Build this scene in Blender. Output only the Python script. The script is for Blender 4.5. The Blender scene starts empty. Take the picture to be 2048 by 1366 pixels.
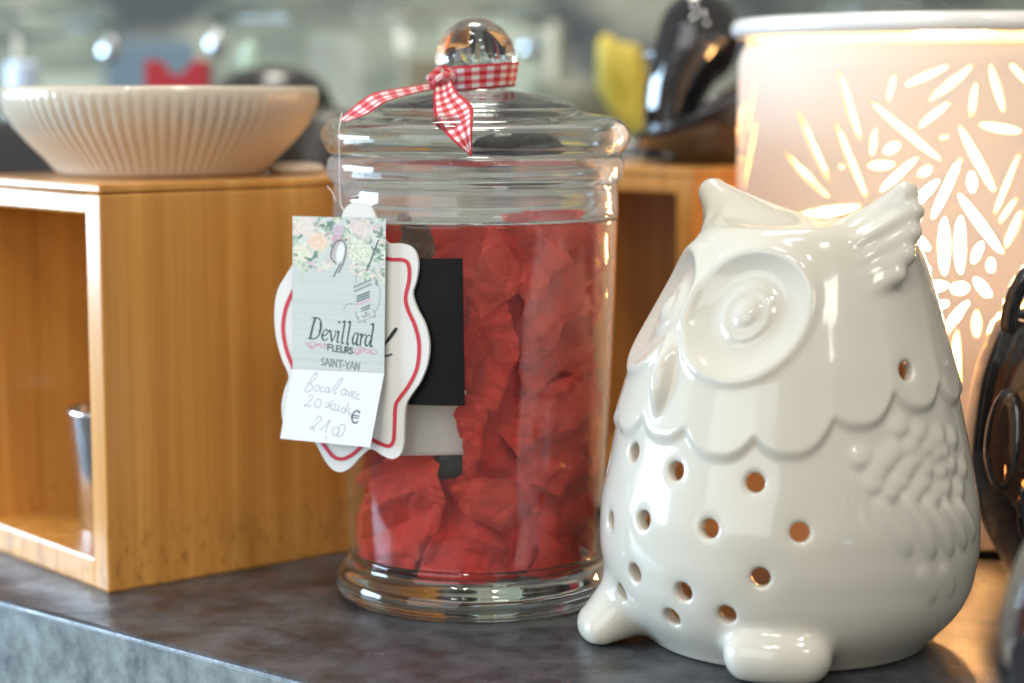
import bpy, bmesh, math, random
import numpy as np
from mathutils import Vector
from mathutils.geometry import delaunay_2d_cdt

scene = bpy.context.scene
COL = scene.collection
R_ = math.radians

# ------------------------------------------------------------------ camera
CAM_H, TILT, FPX = 0.1787, R_(6.9), 4067.0
cam = bpy.data.cameras.new("camera")
cam.sensor_width = 36.0
cam.lens = FPX / 2048 * 36.0
cam.clip_start, cam.clip_end = 0.02, 60.0
cam.dof.use_dof = True
cam.dof.focus_distance = 0.660
cam.dof.aperture_fstop = 5.5
cam.dof.aperture_blades = 7
cam_o = bpy.data.objects.new("camera", cam)
cam_o.location = (0, 0, CAM_H)
cam_o.rotation_euler = (R_(90) - TILT, 0, 0)
COL.objects.link(cam_o)
scene.camera = cam_o

# ------------------------------------------------------------------ world, lamps, exposure
world = bpy.data.worlds.new("World")
scene.world = world
world.use_nodes = True
wn, wl = world.node_tree.nodes, world.node_tree.links
bg = wn["Background"]
bg.inputs["Strength"].default_value = 0.60
tc = wn.new("ShaderNodeTexCoord")
sep = wn.new("ShaderNodeSeparateXYZ")
wl.new(tc.outputs["Generated"], sep.inputs[0])
rp = wn.new("ShaderNodeValToRGB")
mr = wn.new("ShaderNodeMapRange")
mr.inputs[1].default_value, mr.inputs[2].default_value = -1, 1
wl.new(sep.outputs["Z"], mr.inputs[0])
wl.new(mr.outputs[0], rp.inputs[0])
els = rp.color_ramp.elements
els[0].position, els[0].color = 0.0, (.16, .15, .14, 1)
els[1].position, els[1].color = 1.0, (.62, .60, .55, 1)
for p, c in ((.42, (.30, .28, .25, 1)), (.54, (.66, .64, .58, 1)), (.75, (.62, .61, .57, 1))):
    e = els.new(p); e.color = c
wl.new(rp.outputs[0], bg.inputs["Color"])

def area(name, loc, target, sx, sy, power, col):
    L = bpy.data.lights.new(name, "AREA")
    L.shape, L.size, L.size_y = "RECTANGLE", sx, sy
    L.energy, L.color = power, col
    o = bpy.data.objects.new(name, L)
    o.location = loc
    o.rotation_euler = (Vector(target) - Vector(loc)).to_track_quat('-Z', 'Y').to_euler()
    COL.objects.link(o)
    return o

area("window_light", (-1.45, 1.05, 0.20), (0.0, 0.74, 0.1), 1.1, 0.34, 38, (.54, .76, 1.0))
area("shop_window_light", (-1.35, -1.2, 0.85), (0.0, 0.70, 0.1), 1.9, 1.5, 19, (.95, .97, 1.0))
area("ceiling_lamp", (-0.7, -0.9, 2.1), (0.05, 0.7, 0.1), 0.13, 0.13, 8, (1, .97, .90))
area("ceiling_lamp", (0.5, -0.5, 2.2), (0.05, 0.7, 0.1), 0.13, 0.13, 7, (1, .97, .90))
area("ceiling_lamp", (-0.35, -0.8, 2.1), (0.05, 0.7, 0.1), 0.11, 0.11, 4, (1, .97, .92))
area("ceiling_lamp", (0.9, -1.4, 1.7), (0.0, 0.7, 0.1), 0.5, 0.4, 7, (1, .95, .86))
area("ceiling_lamp", (-0.1, 1.7, 2.2), (0.0, 2.0, 0.1), 0.6, 0.6, 27, (1, .95, .84))
area("ceiling_lamp", (-0.3, 0.35, 2.3), (0.0, 0.7, 0.1), 0.5, 0.12, 8, (1, .97, .92))

vs = scene.view_settings
scene.display_settings.display_device = 'sRGB'
vs.view_transform, vs.look, vs.gamma, vs.exposure = 'Standard', 'None', 1.0, 0.18
vs.use_curve_mapping = False
cy = scene.cycles
cy.use_denoising = True
try:
    cy.denoiser = 'OPENIMAGEDENOISE'
except Exception:
    pass
cy.max_bounces, cy.diffuse_bounces, cy.glossy_bounces = 16, 5, 8
cy.transmission_bounces, cy.transparent_max_bounces = 14, 16
cy.sample_clamp_indirect = 8.0
cy.blur_glossy = 0.4
cy.caustics_reflective = True
cy.caustics_refractive = True

# ------------------------------------------------------------------ helpers
rng = np.random.default_rng(7)
random.seed(7)
FWD = np.array([0, math.cos(TILT), -math.sin(TILT)])
UPV = np.array([0, math.sin(TILT), math.cos(TILT)])
CAMP = np.array([0, 0, CAM_H])

def ray(px, py):                       # direction of a sight line measured on the photograph
    d = FWD + (px - 1024) / FPX * np.array([1.0, 0, 0]) + (683 - py) / FPX * UPV
    return d / np.linalg.norm(d)

def at(px, py, Y):                     # the world point on that sight line at distance Y
    d = ray(px, py)
    return CAMP + d * (Y / d[1])

def on_plane(px, py, p0, n):
    d = ray(px, py)
    return CAMP + d * (np.dot(np.array(p0) - CAMP, n) / np.dot(d, n))

def lin(c):
    c = np.asarray(c, float)
    return np.where(c <= .04045, c / 12.92, ((c + .055) / 1.055) ** 2.4)

def mesh(name, verts, faces, mat=None, parent=None, smooth=True, local=None):
    me = bpy.data.meshes.new(name)
    me.from_pydata([tuple(map(float, v)) for v in verts], [], [tuple(int(i) for i in f) for f in faces])
    me.update()
    if smooth:
        me.polygons.foreach_set("use_smooth", [True] * len(me.polygons))
    o = bpy.data.objects.new(name, me)
    if mat: me.materials.append(mat)
    COL.objects.link(o)
    if parent is not None: o.parent = parent
    return o

def from_bm(name, bm, mat, parent=None, smooth=True, loc=None):
    me = bpy.data.meshes.new(name)
    bm.to_mesh(me); bm.free()
    if smooth: me.polygons.foreach_set("use_smooth", [True] * len(me.polygons))
    if mat: me.materials.append(mat)
    o = bpy.data.objects.new(name, me)
    COL.objects.link(o)
    if parent is not None: o.parent = parent
    if loc is not None: o.location = loc
    return o

def tag(o, label, cat, group=None, kind=None):
    o["label"] = label; o["category"] = cat
    if group: o["group"] = group
    if kind: o["kind"] = kind
    return o

def empty(name, loc, rz=0.0):
    o = bpy.data.objects.new(name, None)
    o.empty_display_size = 0.01
    o.location = tuple(float(v) for v in loc); o.rotation_euler = (0, 0, rz)
    COL.objects.link(o)
    return o

def thing(name, label, cat, loc=(0, 0, 0), rz=0.0, group=None):
    return tag(empty(name, loc, rz), label, cat, group)

def catmull(pts, n=6):
    P = [np.array(p, float) for p in pts]
    P = [2 * P[0] - P[1]] + P + [2 * P[-1] - P[-2]]
    out = []
    for i in range(1, len(P) - 2):
        for k in range(n):
            t = k / n
            a, b, c, d = P[i - 1], P[i], P[i + 1], P[i + 2]
            out.append(.5 * ((2 * b) + (-a + c) * t + (2 * a - 5 * b + 4 * c - d) * t * t + (-a + 3 * b - 3 * c + d) * t ** 3))
    out.append(P[-2])
    return out

def lathe(name, prof, mat, parent=None, n=96, smooth_n=0, rfun=None, closed=False, loc=(0, 0, 0), M=0.001):
    """prof: (r, z) in mm, along the surface; closed = a solid ring profile."""
    pr = [np.array(p, float) * M for p in prof]
    if smooth_n: pr = [np.array(p) for p in catmull(pr, smooth_n)]
    if closed: pr = pr[:-1] if np.allclose(pr[0], pr[-1]) else pr
    V, F, rings = [], [], []
    for r, z in pr:
        if r < 1e-6:
            rings.append([len(V)]); V.append((0, 0, z))
        else:
            ids = []
            for k in range(n):
                a = 2 * math.pi * k / n
                rr = rfun(r, z, a) if rfun else r
                ids.append(len(V)); V.append((rr * math.cos(a), rr * math.sin(a), z))
            rings.append(ids)
    m = len(rings)
    for i in range(m if closed else m - 1):
        A, B = rings[i], rings[(i + 1) % m]
        for k in range(n):
            k2 = (k + 1) % n
            if len(A) == 1 and len(B) == 1: continue
            if len(A) == 1: F.append((A[0], B[k2], B[k]))
            elif len(B) == 1: F.append((A[k], A[k2], B[0]))
            else: F.append((A[k], A[k2], B[k2], B[k]))
    o = mesh(name, V, F, mat, parent)
    bm = bmesh.new(); bm.from_mesh(o.data)
    bmesh.ops.recalc_face_normals(bm, faces=bm.faces)
    bm.to_mesh(o.data); bm.free()
    o.data.polygons.foreach_set("use_smooth", [True] * len(o.data.polygons))
    o.location = tuple(loc)
    return o

def box_bm(bm, lo, hi, bevel=0.0):
    r = bmesh.ops.create_cube(bm, size=1.0)
    vs_ = r['verts']
    for v in vs_:
        v.co = Vector([lo[i] + (v.co[i] + .5) * (hi[i] - lo[i]) for i in range(3)])
    if bevel:
        es = list({e for v in vs_ for e in v.link_edges})
        bmesh.ops.bevel(bm, geom=es, offset=bevel, segments=2, profile=.6, affect='EDGES')

def tube(name, pts, rad, mat, parent=None, n=8):
    P = [np.array(p, float) for p in pts]
    V, F = [], []
    up = np.array([.3, .5, .8])
    for i, p in enumerate(P):
        t = P[min(i + 1, len(P) - 1)] - P[max(i - 1, 0)]
        t /= np.linalg.norm(t)
        a = np.cross(t, up); a /= np.linalg.norm(a); b = np.cross(t, a)
        rr = rad[i] if hasattr(rad, '__len__') else rad
        for k in range(n):
            th = 2 * math.pi * k / n
            V.append(p + rr * (math.cos(th) * a + math.sin(th) * b))
    for i in range(len(P) - 1):
        for k in range(n):
            F.append((i * n + k, i * n + (k + 1) % n, (i + 1) * n + (k + 1) % n, (i + 1) * n + k))
    F.append(tuple(range(n - 1, -1, -1))); F.append(tuple(range((len(P) - 1) * n, len(P) * n)))
    return mesh(name, V, F, mat, parent)

# ------------------------------------------------------------------ materials
def mat_new(name):
    m = bpy.data.materials.new(name); m.use_nodes = True
    return m, m.node_tree.nodes, m.node_tree.links, m.node_tree.nodes["Principled BSDF"]

def pbr(name, col, rough=.5, metal=0.0, coat=0.0, noise=None, bump=None, spec=.5, sheen=0.0):
    """noise = (scale, amount): gentle mottling; bump = (scale, strength, distance)"""
    m, N, L, P = mat_new(name)
    P.inputs["Base Color"].default_value = (*col, 1)
    P.inputs["Roughness"].default_value = rough
    P.inputs["Metallic"].default_value = metal
    P.inputs["Coat Weight"].default_value = coat
    P.inputs["Coat Roughness"].default_value = .03
    P.inputs["Specular IOR Level"].default_value = spec
    t = N.new("ShaderNodeTexCoord")
    if noise:
        nz = N.new("ShaderNodeTexNoise"); nz.inputs["Scale"].default_value = noise[0]; nz.inputs["Detail"].default_value = 5
        L.new(t.outputs["Object"], nz.inputs["Vector"])
        mx = N.new("ShaderNodeMix"); mx.data_type = 'RGBA'
        a, b = 1 - noise[1], 1 + noise[1]
        mx.inputs[6].default_value = (col[0] * a, col[1] * a, col[2] * a, 1)
        mx.inputs[7].default_value = (min(1, col[0] * b), min(1, col[1] * b), min(1, col[2] * b), 1)
        L.new(nz.outputs["Fac"], mx.inputs[0]); L.new(mx.outputs[2], P.inputs["Base Color"])
    if bump:
        nb = N.new("ShaderNodeTexNoise"); nb.inputs["Scale"].default_value = bump[0]; nb.inputs["Detail"].default_value = 3
        L.new(t.outputs["Object"], nb.inputs["Vector"])
        bp = N.new("ShaderNodeBump"); bp.inputs["Strength"].default_value = bump[1]; bp.inputs["Distance"].default_value = bump[2]
        L.new(nb.outputs["Fac"], bp.inputs["Height"]); L.new(bp.outputs[0], P.inputs["Normal"])
    return m

def glass_mat(name, ior=1.47, col=(.97, .985, .98), rough=0.0):
    m, N, L, P = mat_new(name)
    N.remove(P)
    g = N.new("ShaderNodeBsdfGlass"); g.inputs["IOR"].default_value = ior
    g.inputs["Color"].default_value = (*col, 1); g.inputs["Roughness"].default_value = rough
    L.new(g.outputs[0], N["Material Output"].inputs[0])
    return m

def thin_glass(name, dust=.05, tint=(.965, .98, .975), boost=1.8):
    m, N, L, P = mat_new(name)
    N.remove(P)
    tr = N.new("ShaderNodeBsdfTransparent"); tr.inputs[0].default_value = (*tint, 1)
    gl = N.new("ShaderNodeBsdfGlossy"); gl.inputs["Roughness"].default_value = .02
    fr = N.new("ShaderNodeLayerWeight"); fr.inputs[0].default_value = .5
    pw = N.new("ShaderNodeMath"); pw.operation = 'POWER'; pw.inputs[1].default_value = 4.6; L.new(fr.outputs["Facing"], pw.inputs[0])
    mu = N.new("ShaderNodeMath"); mu.operation = 'MULTIPLY_ADD'; mu.inputs[1].default_value = .9; mu.inputs[2].default_value = .04 * boost; mu.use_clamp = True
    L.new(pw.outputs[0], mu.inputs[0])
    mx = N.new("ShaderNodeMixShader")
    L.new(mu.outputs[0], mx.inputs[0]); L.new(tr.outputs[0], mx.inputs[1]); L.new(gl.outputs[0], mx.inputs[2])
    df = N.new("ShaderNodeBsdfDiffuse"); df.inputs[0].default_value = (.85, .85, .85, 1)
    t = N.new("ShaderNodeTexCoord")
    nz = N.new("ShaderNodeTexNoise"); nz.inputs["Scale"].default_value = 60; nz.inputs["Detail"].default_value = 6
    mp = N.new("ShaderNodeMapping"); mp.inputs["Scale"].default_value = (1, 1, .35)
    L.new(t.outputs["Object"], mp.inputs[0]); L.new(mp.outputs[0], nz.inputs["Vector"])
    sp = N.new("ShaderNodeTexVoronoi"); sp.inputs["Scale"].default_value = 420
    L.new(t.outputs["Object"], sp.inputs["Vector"])
    lt = N.new("ShaderNodeMath"); lt.operation = 'LESS_THAN'; lt.inputs[1].default_value = .055
    L.new(sp.outputs["Distance"], lt.inputs[0])
    sc_ = N.new("ShaderNodeMath"); sc_.operation = 'MULTIPLY'; sc_.inputs[1].default_value = .22
    L.new(lt.outputs[0], sc_.inputs[0])
    rr = N.new("ShaderNodeMapRange"); rr.inputs[1].default_value = .35; rr.inputs[2].default_value = .75
    rr.inputs[3].default_value = dust * .4; rr.inputs[4].default_value = dust * 1.8
    L.new(nz.outputs["Fac"], rr.inputs[0])
    ad = N.new("ShaderNodeMath"); ad.operation = 'ADD'
    L.new(rr.outputs[0], ad.inputs[0]); L.new(sc_.outputs[0], ad.inputs[1])
    m2 = N.new("ShaderNodeMixShader")
    L.new(ad.outputs[0], m2.inputs[0]); L.new(mx.outputs[0], m2.inputs[1]); L.new(df.outputs[0], m2.inputs[2])
    bp = N.new("ShaderNodeBump"); bp.inputs["Strength"].default_value = .25; bp.inputs["Distance"].default_value = .001
    n3 = N.new("ShaderNodeTexNoise"); n3.inputs["Scale"].default_value = 35
    L.new(mp.outputs[0], n3.inputs["Vector"]); L.new(n3.outputs["Fac"], bp.inputs["Height"]); L.new(bp.outputs[0], gl.inputs["Normal"])
    L.new(m2.outputs[0], N["Material Output"].inputs[0])
    return m

def paper_mat(name, col, trans=.25, rough=.8, noise=.1):
    m, N, L, P = mat_new(name)
    P.inputs["Roughness"].default_value = rough
    P.inputs["Specular IOR Level"].default_value = .25
    t = N.new("ShaderNodeTexCoord")
    nz = N.new("ShaderNodeTexNoise"); nz.inputs["Scale"].default_value = 120; nz.inputs["Detail"].default_value = 6
    L.new(t.outputs["Object"], nz.inputs["Vector"])
    mx = N.new("ShaderNodeMix"); mx.data_type = 'RGBA'
    mx.inputs[6].default_value = (*[c * (1 - noise) for c in col], 1)
    mx.inputs[7].default_value = (*[min(1, c * (1 + noise)) for c in col], 1)
    L.new(nz.outputs["Fac"], mx.inputs[0]); L.new(mx.outputs[2], P.inputs["Base Color"])
    vo = N.new("ShaderNodeTexVoronoi"); vo.feature = 'DISTANCE_TO_EDGE'; vo.inputs["Scale"].default_value = 115
    wp = N.new("ShaderNodeTexNoise"); wp.inputs["Scale"].default_value = 60; L.new(t.outputs["Object"], wp.inputs["Vector"])
    va_ = N.new("ShaderNodeMix"); va_.data_type = 'VECTOR'; va_.inputs[0].default_value = .012
    L.new(t.outputs["Object"], va_.inputs[4]); L.new(wp.outputs["Color"], va_.inputs[5]); L.new(va_.outputs[1], vo.inputs["Vector"])
    bp = N.new("ShaderNodeBump"); bp.inputs["Strength"].default_value = .55; bp.inputs["Distance"].default_value = .006
    L.new(vo.outputs["Distance"], bp.inputs["Height"]); L.new(bp.outputs[0], P.inputs["Normal"])
    td = N.new("ShaderNodeBsdfTranslucent"); L.new(mx.outputs[2], td.inputs[0])
    ms = N.new("ShaderNodeMixShader"); ms.inputs[0].default_value = trans
    L.new(P.outputs[0], ms.inputs[1]); L.new(td.outputs[0], ms.inputs[2])
    L.new(ms.outputs[0], N["Material Output"].inputs[0])
    return m

def printed_mat(name, rough=.55, coat=0.0):
    m, N, L, P = mat_new(name)
    a = N.new("ShaderNodeVertexColor"); a.layer_name = "print"
    L.new(a.outputs[0], P.inputs["Base Color"]); P.inputs["Roughness"].default_value = rough
    P.inputs["Coat Weight"].default_value = coat
    return m

def bamboo_mat(name):
    m, N, L, P = mat_new(name)
    t = N.new("ShaderNodeTexCoord")
    # laminated strips running up the panel
    mp = N.new("ShaderNodeMapping"); mp.inputs["Scale"].default_value = (105, 105, 1.0)
    L.new(t.outputs["Object"], mp.inputs[0])
    strips = N.new("ShaderNodeTexNoise"); strips.inputs["Scale"].default_value = 1.0; strips.inputs["Detail"].default_value = 2
    L.new(mp.outputs[0], strips.inputs["Vector"])
    mp2 = N.new("ShaderNodeMapping"); mp2.inputs["Scale"].default_value = (900, 900, 14)
    L.new(t.outputs["Object"], mp2.inputs[0])
    fib = N.new("ShaderNodeTexNoise"); fib.inputs["Scale"].default_value = 1.0; fib.inputs["Detail"].default_value = 4
    L.new(mp2.outputs[0], fib.inputs["Vector"])
    ad = N.new("ShaderNodeMath"); ad.operation = 'MULTIPLY_ADD'; ad.inputs[1].default_value = .35
    L.new(fib.outputs["Fac"], ad.inputs[0]); L.new(strips.outputs["Fac"], ad.inputs[2])
    cr = N.new("ShaderNodeValToRGB")
    e = cr.color_ramp.elements
    e[0].position, e[0].color = .36, (.46, .172, .027, 1)
    e[1].position, e[1].color = 1.0, (.80, .41, .10, 1)
    L.new(ad.outputs[0], cr.inputs[0])
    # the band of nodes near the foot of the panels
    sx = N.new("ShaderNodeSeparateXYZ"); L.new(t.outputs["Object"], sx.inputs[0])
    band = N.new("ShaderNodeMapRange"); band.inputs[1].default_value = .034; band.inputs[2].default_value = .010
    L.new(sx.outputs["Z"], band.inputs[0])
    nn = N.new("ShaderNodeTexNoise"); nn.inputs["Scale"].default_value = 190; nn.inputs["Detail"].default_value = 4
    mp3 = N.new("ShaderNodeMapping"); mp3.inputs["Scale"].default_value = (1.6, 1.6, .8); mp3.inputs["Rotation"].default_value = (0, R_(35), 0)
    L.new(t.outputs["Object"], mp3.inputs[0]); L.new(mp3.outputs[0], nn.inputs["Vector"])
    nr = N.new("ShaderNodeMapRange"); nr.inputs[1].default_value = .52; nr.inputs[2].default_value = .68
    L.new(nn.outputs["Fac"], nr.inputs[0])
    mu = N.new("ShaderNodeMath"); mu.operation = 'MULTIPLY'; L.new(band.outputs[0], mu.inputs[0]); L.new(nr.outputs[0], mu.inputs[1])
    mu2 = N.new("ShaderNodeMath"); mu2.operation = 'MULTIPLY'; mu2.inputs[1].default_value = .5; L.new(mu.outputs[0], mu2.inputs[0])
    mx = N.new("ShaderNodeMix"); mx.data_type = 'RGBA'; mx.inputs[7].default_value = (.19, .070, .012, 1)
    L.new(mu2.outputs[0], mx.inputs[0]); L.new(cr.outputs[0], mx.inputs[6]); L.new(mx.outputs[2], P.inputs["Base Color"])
    P.inputs["Roughness"].default_value = .45; P.inputs["Specular IOR Level"].default_value = .10
    P.inputs["Coat Weight"].default_value = .85; P.inputs["Coat Roughness"].default_value = .2
    return m

def slate_mat():
    m, N, L, P = mat_new("slate_laminate")
    t = N.new("ShaderNodeTexCoord")
    n1 = N.new("ShaderNodeTexNoise"); n1.inputs["Scale"].default_value = 55; n1.inputs["Detail"].default_value = 8; n1.inputs["Roughness"].default_value = .65
    L.new(t.outputs["Object"], n1.inputs["Vector"])
    cr = N.new("ShaderNodeValToRGB"); e = cr.color_ramp.elements
    e[0].position, e[0].color = .36, (.022, .023, .026, 1)
    e[1].position, e[1].color = .70, (.095, .103, .116, 1)
    L.new(n1.outputs["Fac"], cr.inputs[0])
    vo = N.new("ShaderNodeTexVoronoi"); vo.inputs["Scale"].default_value = 230; L.new(t.outputs["Object"], vo.inputs["Vector"])
    lt = N.new("ShaderNodeMath"); lt.operation = 'LESS_THAN'; lt.inputs[1].default_value = .055; L.new(vo.outputs["Distance"], lt.inputs[0])
    mxs = N.new("ShaderNodeMix"); mxs.data_type = 'RGBA'; mxs.inputs[7].default_value = (.36, .35, .33, 1)
    L.new(lt.outputs[0], mxs.inputs[0]); L.new(cr.outputs[0], mxs.inputs[6]); L.new(mxs.outputs[2], P.inputs["Base Color"])
    n2 = N.new("ShaderNodeTexNoise"); n2.inputs["Scale"].default_value = 60; n2.inputs["Detail"].default_value = 10; n2.inputs["Roughness"].default_value = .7
    L.new(t.outputs["Object"], n2.inputs["Vector"])
    r = N.new("ShaderNodeMapRange"); r.inputs[1].default_value = .3; r.inputs[2].default_value = .7; r.inputs[3].default_value = .22; r.inputs[4].default_value = .5
    L.new(n2.outputs["Fac"], r.inputs[0]); L.new(r.outputs[0], P.inputs["Roughness"])
    bp = N.new("ShaderNodeBump"); bp.inputs["Strength"].default_value = .35; bp.inputs["Distance"].default_value = .0006
    n3 = N.new("ShaderNodeTexNoise"); n3.inputs["Scale"].default_value = 170; n3.inputs["Detail"].default_value = 6
    L.new(t.outputs["Object"], n3.inputs["Vector"])
    L.new(n3.outputs["Fac"], bp.inputs["Height"]); L.new(bp.outputs[0], P.inputs["Normal"])
    P.inputs["Specular IOR Level"].default_value = .55
    return m

M_SLATE = slate_mat()
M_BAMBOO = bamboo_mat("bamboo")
M_OWL = pbr("white_glaze", (.60, .568, .480), rough=.11, coat=.12, noise=(25, .03))
M_BLACK = pbr("black_glaze", (.012, .012, .014), rough=.06, coat=.8)
M_CREAM = pbr("cream_glaze", (.64, .56, .44), rough=.14, coat=.4, noise=(40, .06))
M_TIN = pbr("brushed_tin", (.75, .76, .78), rough=.22, metal=1.0)
M_GLASS = glass_mat("clear_glass")
def dusty_glass(name, dust):
    m = glass_mat(name)
    N, L = m.node_tree.nodes, m.node_tree.links
    g = next(n for n in N if n.type == 'BSDF_GLASS')
    df = N.new("ShaderNodeBsdfDiffuse"); df.inputs[0].default_value = (.86, .85, .86, 1)
    tl_ = N.new("ShaderNodeBsdfTranslucent"); tl_.inputs[0].default_value = (.86, .85, .86, 1)
    m0 = N.new("ShaderNodeMixShader"); L.new(df.outputs[0], m0.inputs[1]); L.new(tl_.outputs[0], m0.inputs[2])
    t = N.new("ShaderNodeTexCoord")
    nz = N.new("ShaderNodeTexNoise"); nz.inputs["Scale"].default_value = 70; nz.inputs["Detail"].default_value = 6
    L.new(t.outputs["Object"], nz.inputs["Vector"])
    rr = N.new("ShaderNodeMapRange"); rr.inputs[1].default_value = .35; rr.inputs[2].default_value = .75; rr.inputs[3].default_value = dust * .4; rr.inputs[4].default_value = dust * 1.8
    L.new(nz.outputs["Fac"], rr.inputs[0])
    vo = N.new("ShaderNodeTexVoronoi"); vo.inputs["Scale"].default_value = 330; L.new(t.outputs["Object"], vo.inputs["Vector"])
    lt = N.new("ShaderNodeMath"); lt.operation = 'LESS_THAN'; lt.inputs[1].default_value = .06; L.new(vo.outputs["Distance"], lt.inputs[0])
    ma = N.new("ShaderNodeMath"); ma.operation = 'MULTIPLY_ADD'; ma.inputs[1].default_value = .18; L.new(lt.outputs[0], ma.inputs[0]); L.new(rr.outputs[0], ma.inputs[2])
    m2 = N.new("ShaderNodeMixShader"); L.new(ma.outputs[0], m2.inputs[0]); L.new(g.outputs[0], m2.inputs[1]); L.new(m0.outputs[0], m2.inputs[2])
    L.new(m2.outputs[0], N["Material Output"].inputs[0])
    return m
M_WALLG = dusty_glass("dusty_wall_glass", .018)
M_NECKG = dusty_glass("dusty_neck_glass", .15)
M_LIDG = dusty_glass("dusty_lid_glass", .022)
M_THIN = thin_glass("jar_wall_glass", dust=.020, tint=(.982, .990, .987), boost=1.0)
M_THINBG = thin_glass("storage_jar_glass", dust=.02, tint=(.92, .96, .95), boost=1.3)
M_TISSUE = [paper_mat("red_tissue", (.97, .080, .052), .26, noise=.16),
            paper_mat("red_tissue_bright", (.98, .095, .060), .26, noise=.16),
            paper_mat("red_tissue_deep", (.92, .062, .044), .26, noise=.16)]
M_WAX = pbr("white_wax", (.90, .85, .79), rough=.45, noise=(80, .05))
M_LABEL = pbr("black_label", (.006, .006, .007), rough=.55, spec=.25)
M_TAG = pbr("white_card", (.80, .79, .74), rough=.5, noise=(60, .03))
M_REDLINE = pbr("red_ink", (.62, .035, .06), rough=.5)
M_INK = pbr("black_ink", (.015, .018, .02), rough=.5)
M_PRINT = printed_mat("printed_card", .5)
M_THREAD = pbr("thread", (.78, .76, .72), rough=.7)
M_BROWN = pbr("brown_card", (.20, .085, .04), rough=.7, noise=(300, .35), bump=(500, .5, .001))

# ------------------------------------------------------------------ setting: counter top and far wall
def counter():
    p = np.array([-.0619, .606]); d = np.array([.760, -.650]); n = np.array([.650, .760])
    A, B = p - d * 1.2, p + d * .75
    pts = [A, B, B + n * 1.9, A + n * 1.9]
    bm = bmesh.new()
    top = [bm.verts.new((q[0], q[1], 0)) for q in pts]
    bot = [bm.verts.new((q[0], q[1], -.055)) for q in pts]
    bm.faces.new(top); bm.faces.new(bot[::-1])
    fe = None
    for i in range(4):
        j = (i + 1) % 4
        bm.faces.new((top[i], bot[i], bot[j], top[j]))
    bmesh.ops.recalc_face_normals(bm, faces=bm.faces)
    e = [e for e in bm.edges if all(abs(v.co.z) < 1e-6 for v in e.verts)]
    bmesh.ops.bevel(bm, geom=e, offset=.0016, segments=3, profile=.5, affect='EDGES')
    o = from_bm("countertop", bm, M_SLATE, smooth=False)
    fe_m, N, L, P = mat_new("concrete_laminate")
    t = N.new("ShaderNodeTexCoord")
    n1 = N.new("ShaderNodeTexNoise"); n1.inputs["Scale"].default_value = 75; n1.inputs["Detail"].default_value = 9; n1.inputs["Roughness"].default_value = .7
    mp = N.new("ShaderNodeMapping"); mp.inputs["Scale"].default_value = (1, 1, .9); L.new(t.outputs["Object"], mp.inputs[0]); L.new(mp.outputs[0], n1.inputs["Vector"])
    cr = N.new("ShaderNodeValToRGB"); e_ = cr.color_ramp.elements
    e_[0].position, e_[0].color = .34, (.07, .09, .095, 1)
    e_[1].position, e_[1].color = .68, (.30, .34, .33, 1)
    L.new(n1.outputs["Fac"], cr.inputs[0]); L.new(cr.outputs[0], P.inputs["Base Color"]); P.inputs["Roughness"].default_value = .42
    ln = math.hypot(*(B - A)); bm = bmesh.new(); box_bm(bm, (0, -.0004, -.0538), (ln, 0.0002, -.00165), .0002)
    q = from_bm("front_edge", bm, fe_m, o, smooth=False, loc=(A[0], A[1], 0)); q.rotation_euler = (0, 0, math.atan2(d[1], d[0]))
    tag(o, "dark slate grey counter with a mottled front edge, under everything", "counter")
counter()

def wall():
    m, N, L, P = mat_new("wall_plaster")
    t = N.new("ShaderNodeTexCoord")
    n1 = N.new("ShaderNodeTexNoise"); n1.inputs["Scale"].default_value = 6.5; n1.inputs["Detail"].default_value = 4
    mp = N.new("ShaderNodeMapping"); mp.inputs["Scale"].default_value = (1, 1, 2.6)
    L.new(t.outputs["Object"], mp.inputs[0]); L.new(mp.outputs[0], n1.inputs["Vector"])
    cr = N.new("ShaderNodeValToRGB"); e = cr.color_ramp.elements
    e[0].position, e[0].color = .40, (.075, .08, .08, 1)
    e[1].position, e[1].color = .62, (.42, .40, .29, 1)
    L.new(n1.outputs["Fac"], cr.inputs[0]); L.new(cr.outputs[0], P.inputs["Base Color"])
    P.inputs["Roughness"].default_value = .85
    bm = bmesh.new(); box_bm(bm, (-2.2, 2.25, -.9), (2.6, 2.35, 1.6))
    o = from_bm("wall", bm, m, smooth=False); o["kind"] = "structure"
wall()

# ------------------------------------------------------------------ bamboo cube shelves
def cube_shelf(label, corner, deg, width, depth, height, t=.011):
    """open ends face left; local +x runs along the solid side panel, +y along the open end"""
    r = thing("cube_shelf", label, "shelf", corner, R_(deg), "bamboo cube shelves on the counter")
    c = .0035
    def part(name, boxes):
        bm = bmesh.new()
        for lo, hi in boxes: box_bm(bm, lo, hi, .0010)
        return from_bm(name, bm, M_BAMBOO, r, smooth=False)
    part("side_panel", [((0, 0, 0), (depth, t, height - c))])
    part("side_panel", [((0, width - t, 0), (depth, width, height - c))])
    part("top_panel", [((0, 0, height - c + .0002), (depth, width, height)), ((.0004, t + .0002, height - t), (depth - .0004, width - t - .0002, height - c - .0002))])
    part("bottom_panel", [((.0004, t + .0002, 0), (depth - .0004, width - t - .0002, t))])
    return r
cube_shelf("bamboo cube shelf left of the glass jar, carrying the fluted bowl", (-.1457, .7187, 0), 39.8, .113, .146, .1475)
cube_shelf("bamboo cube shelf behind the jar and the white owl, lit orange on one side", (.0800, .895, 0), 39.8, .115, .146, .1465)

# silver cup inside the left shelf
cup = thing("tin_cup", "small silver tapered cup standing inside the left bamboo cube shelf", "cup", (-.1545, .786, .0112))
lathe("cup_body", [(0, 0), (14.5, 0), (15, .5), (18.6, 45), (19.3, 46.5), (18.6, 46.6), (17.8, 45), (14.2, 2), (0, 1.6)], M_TIN, cup, 64)

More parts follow.
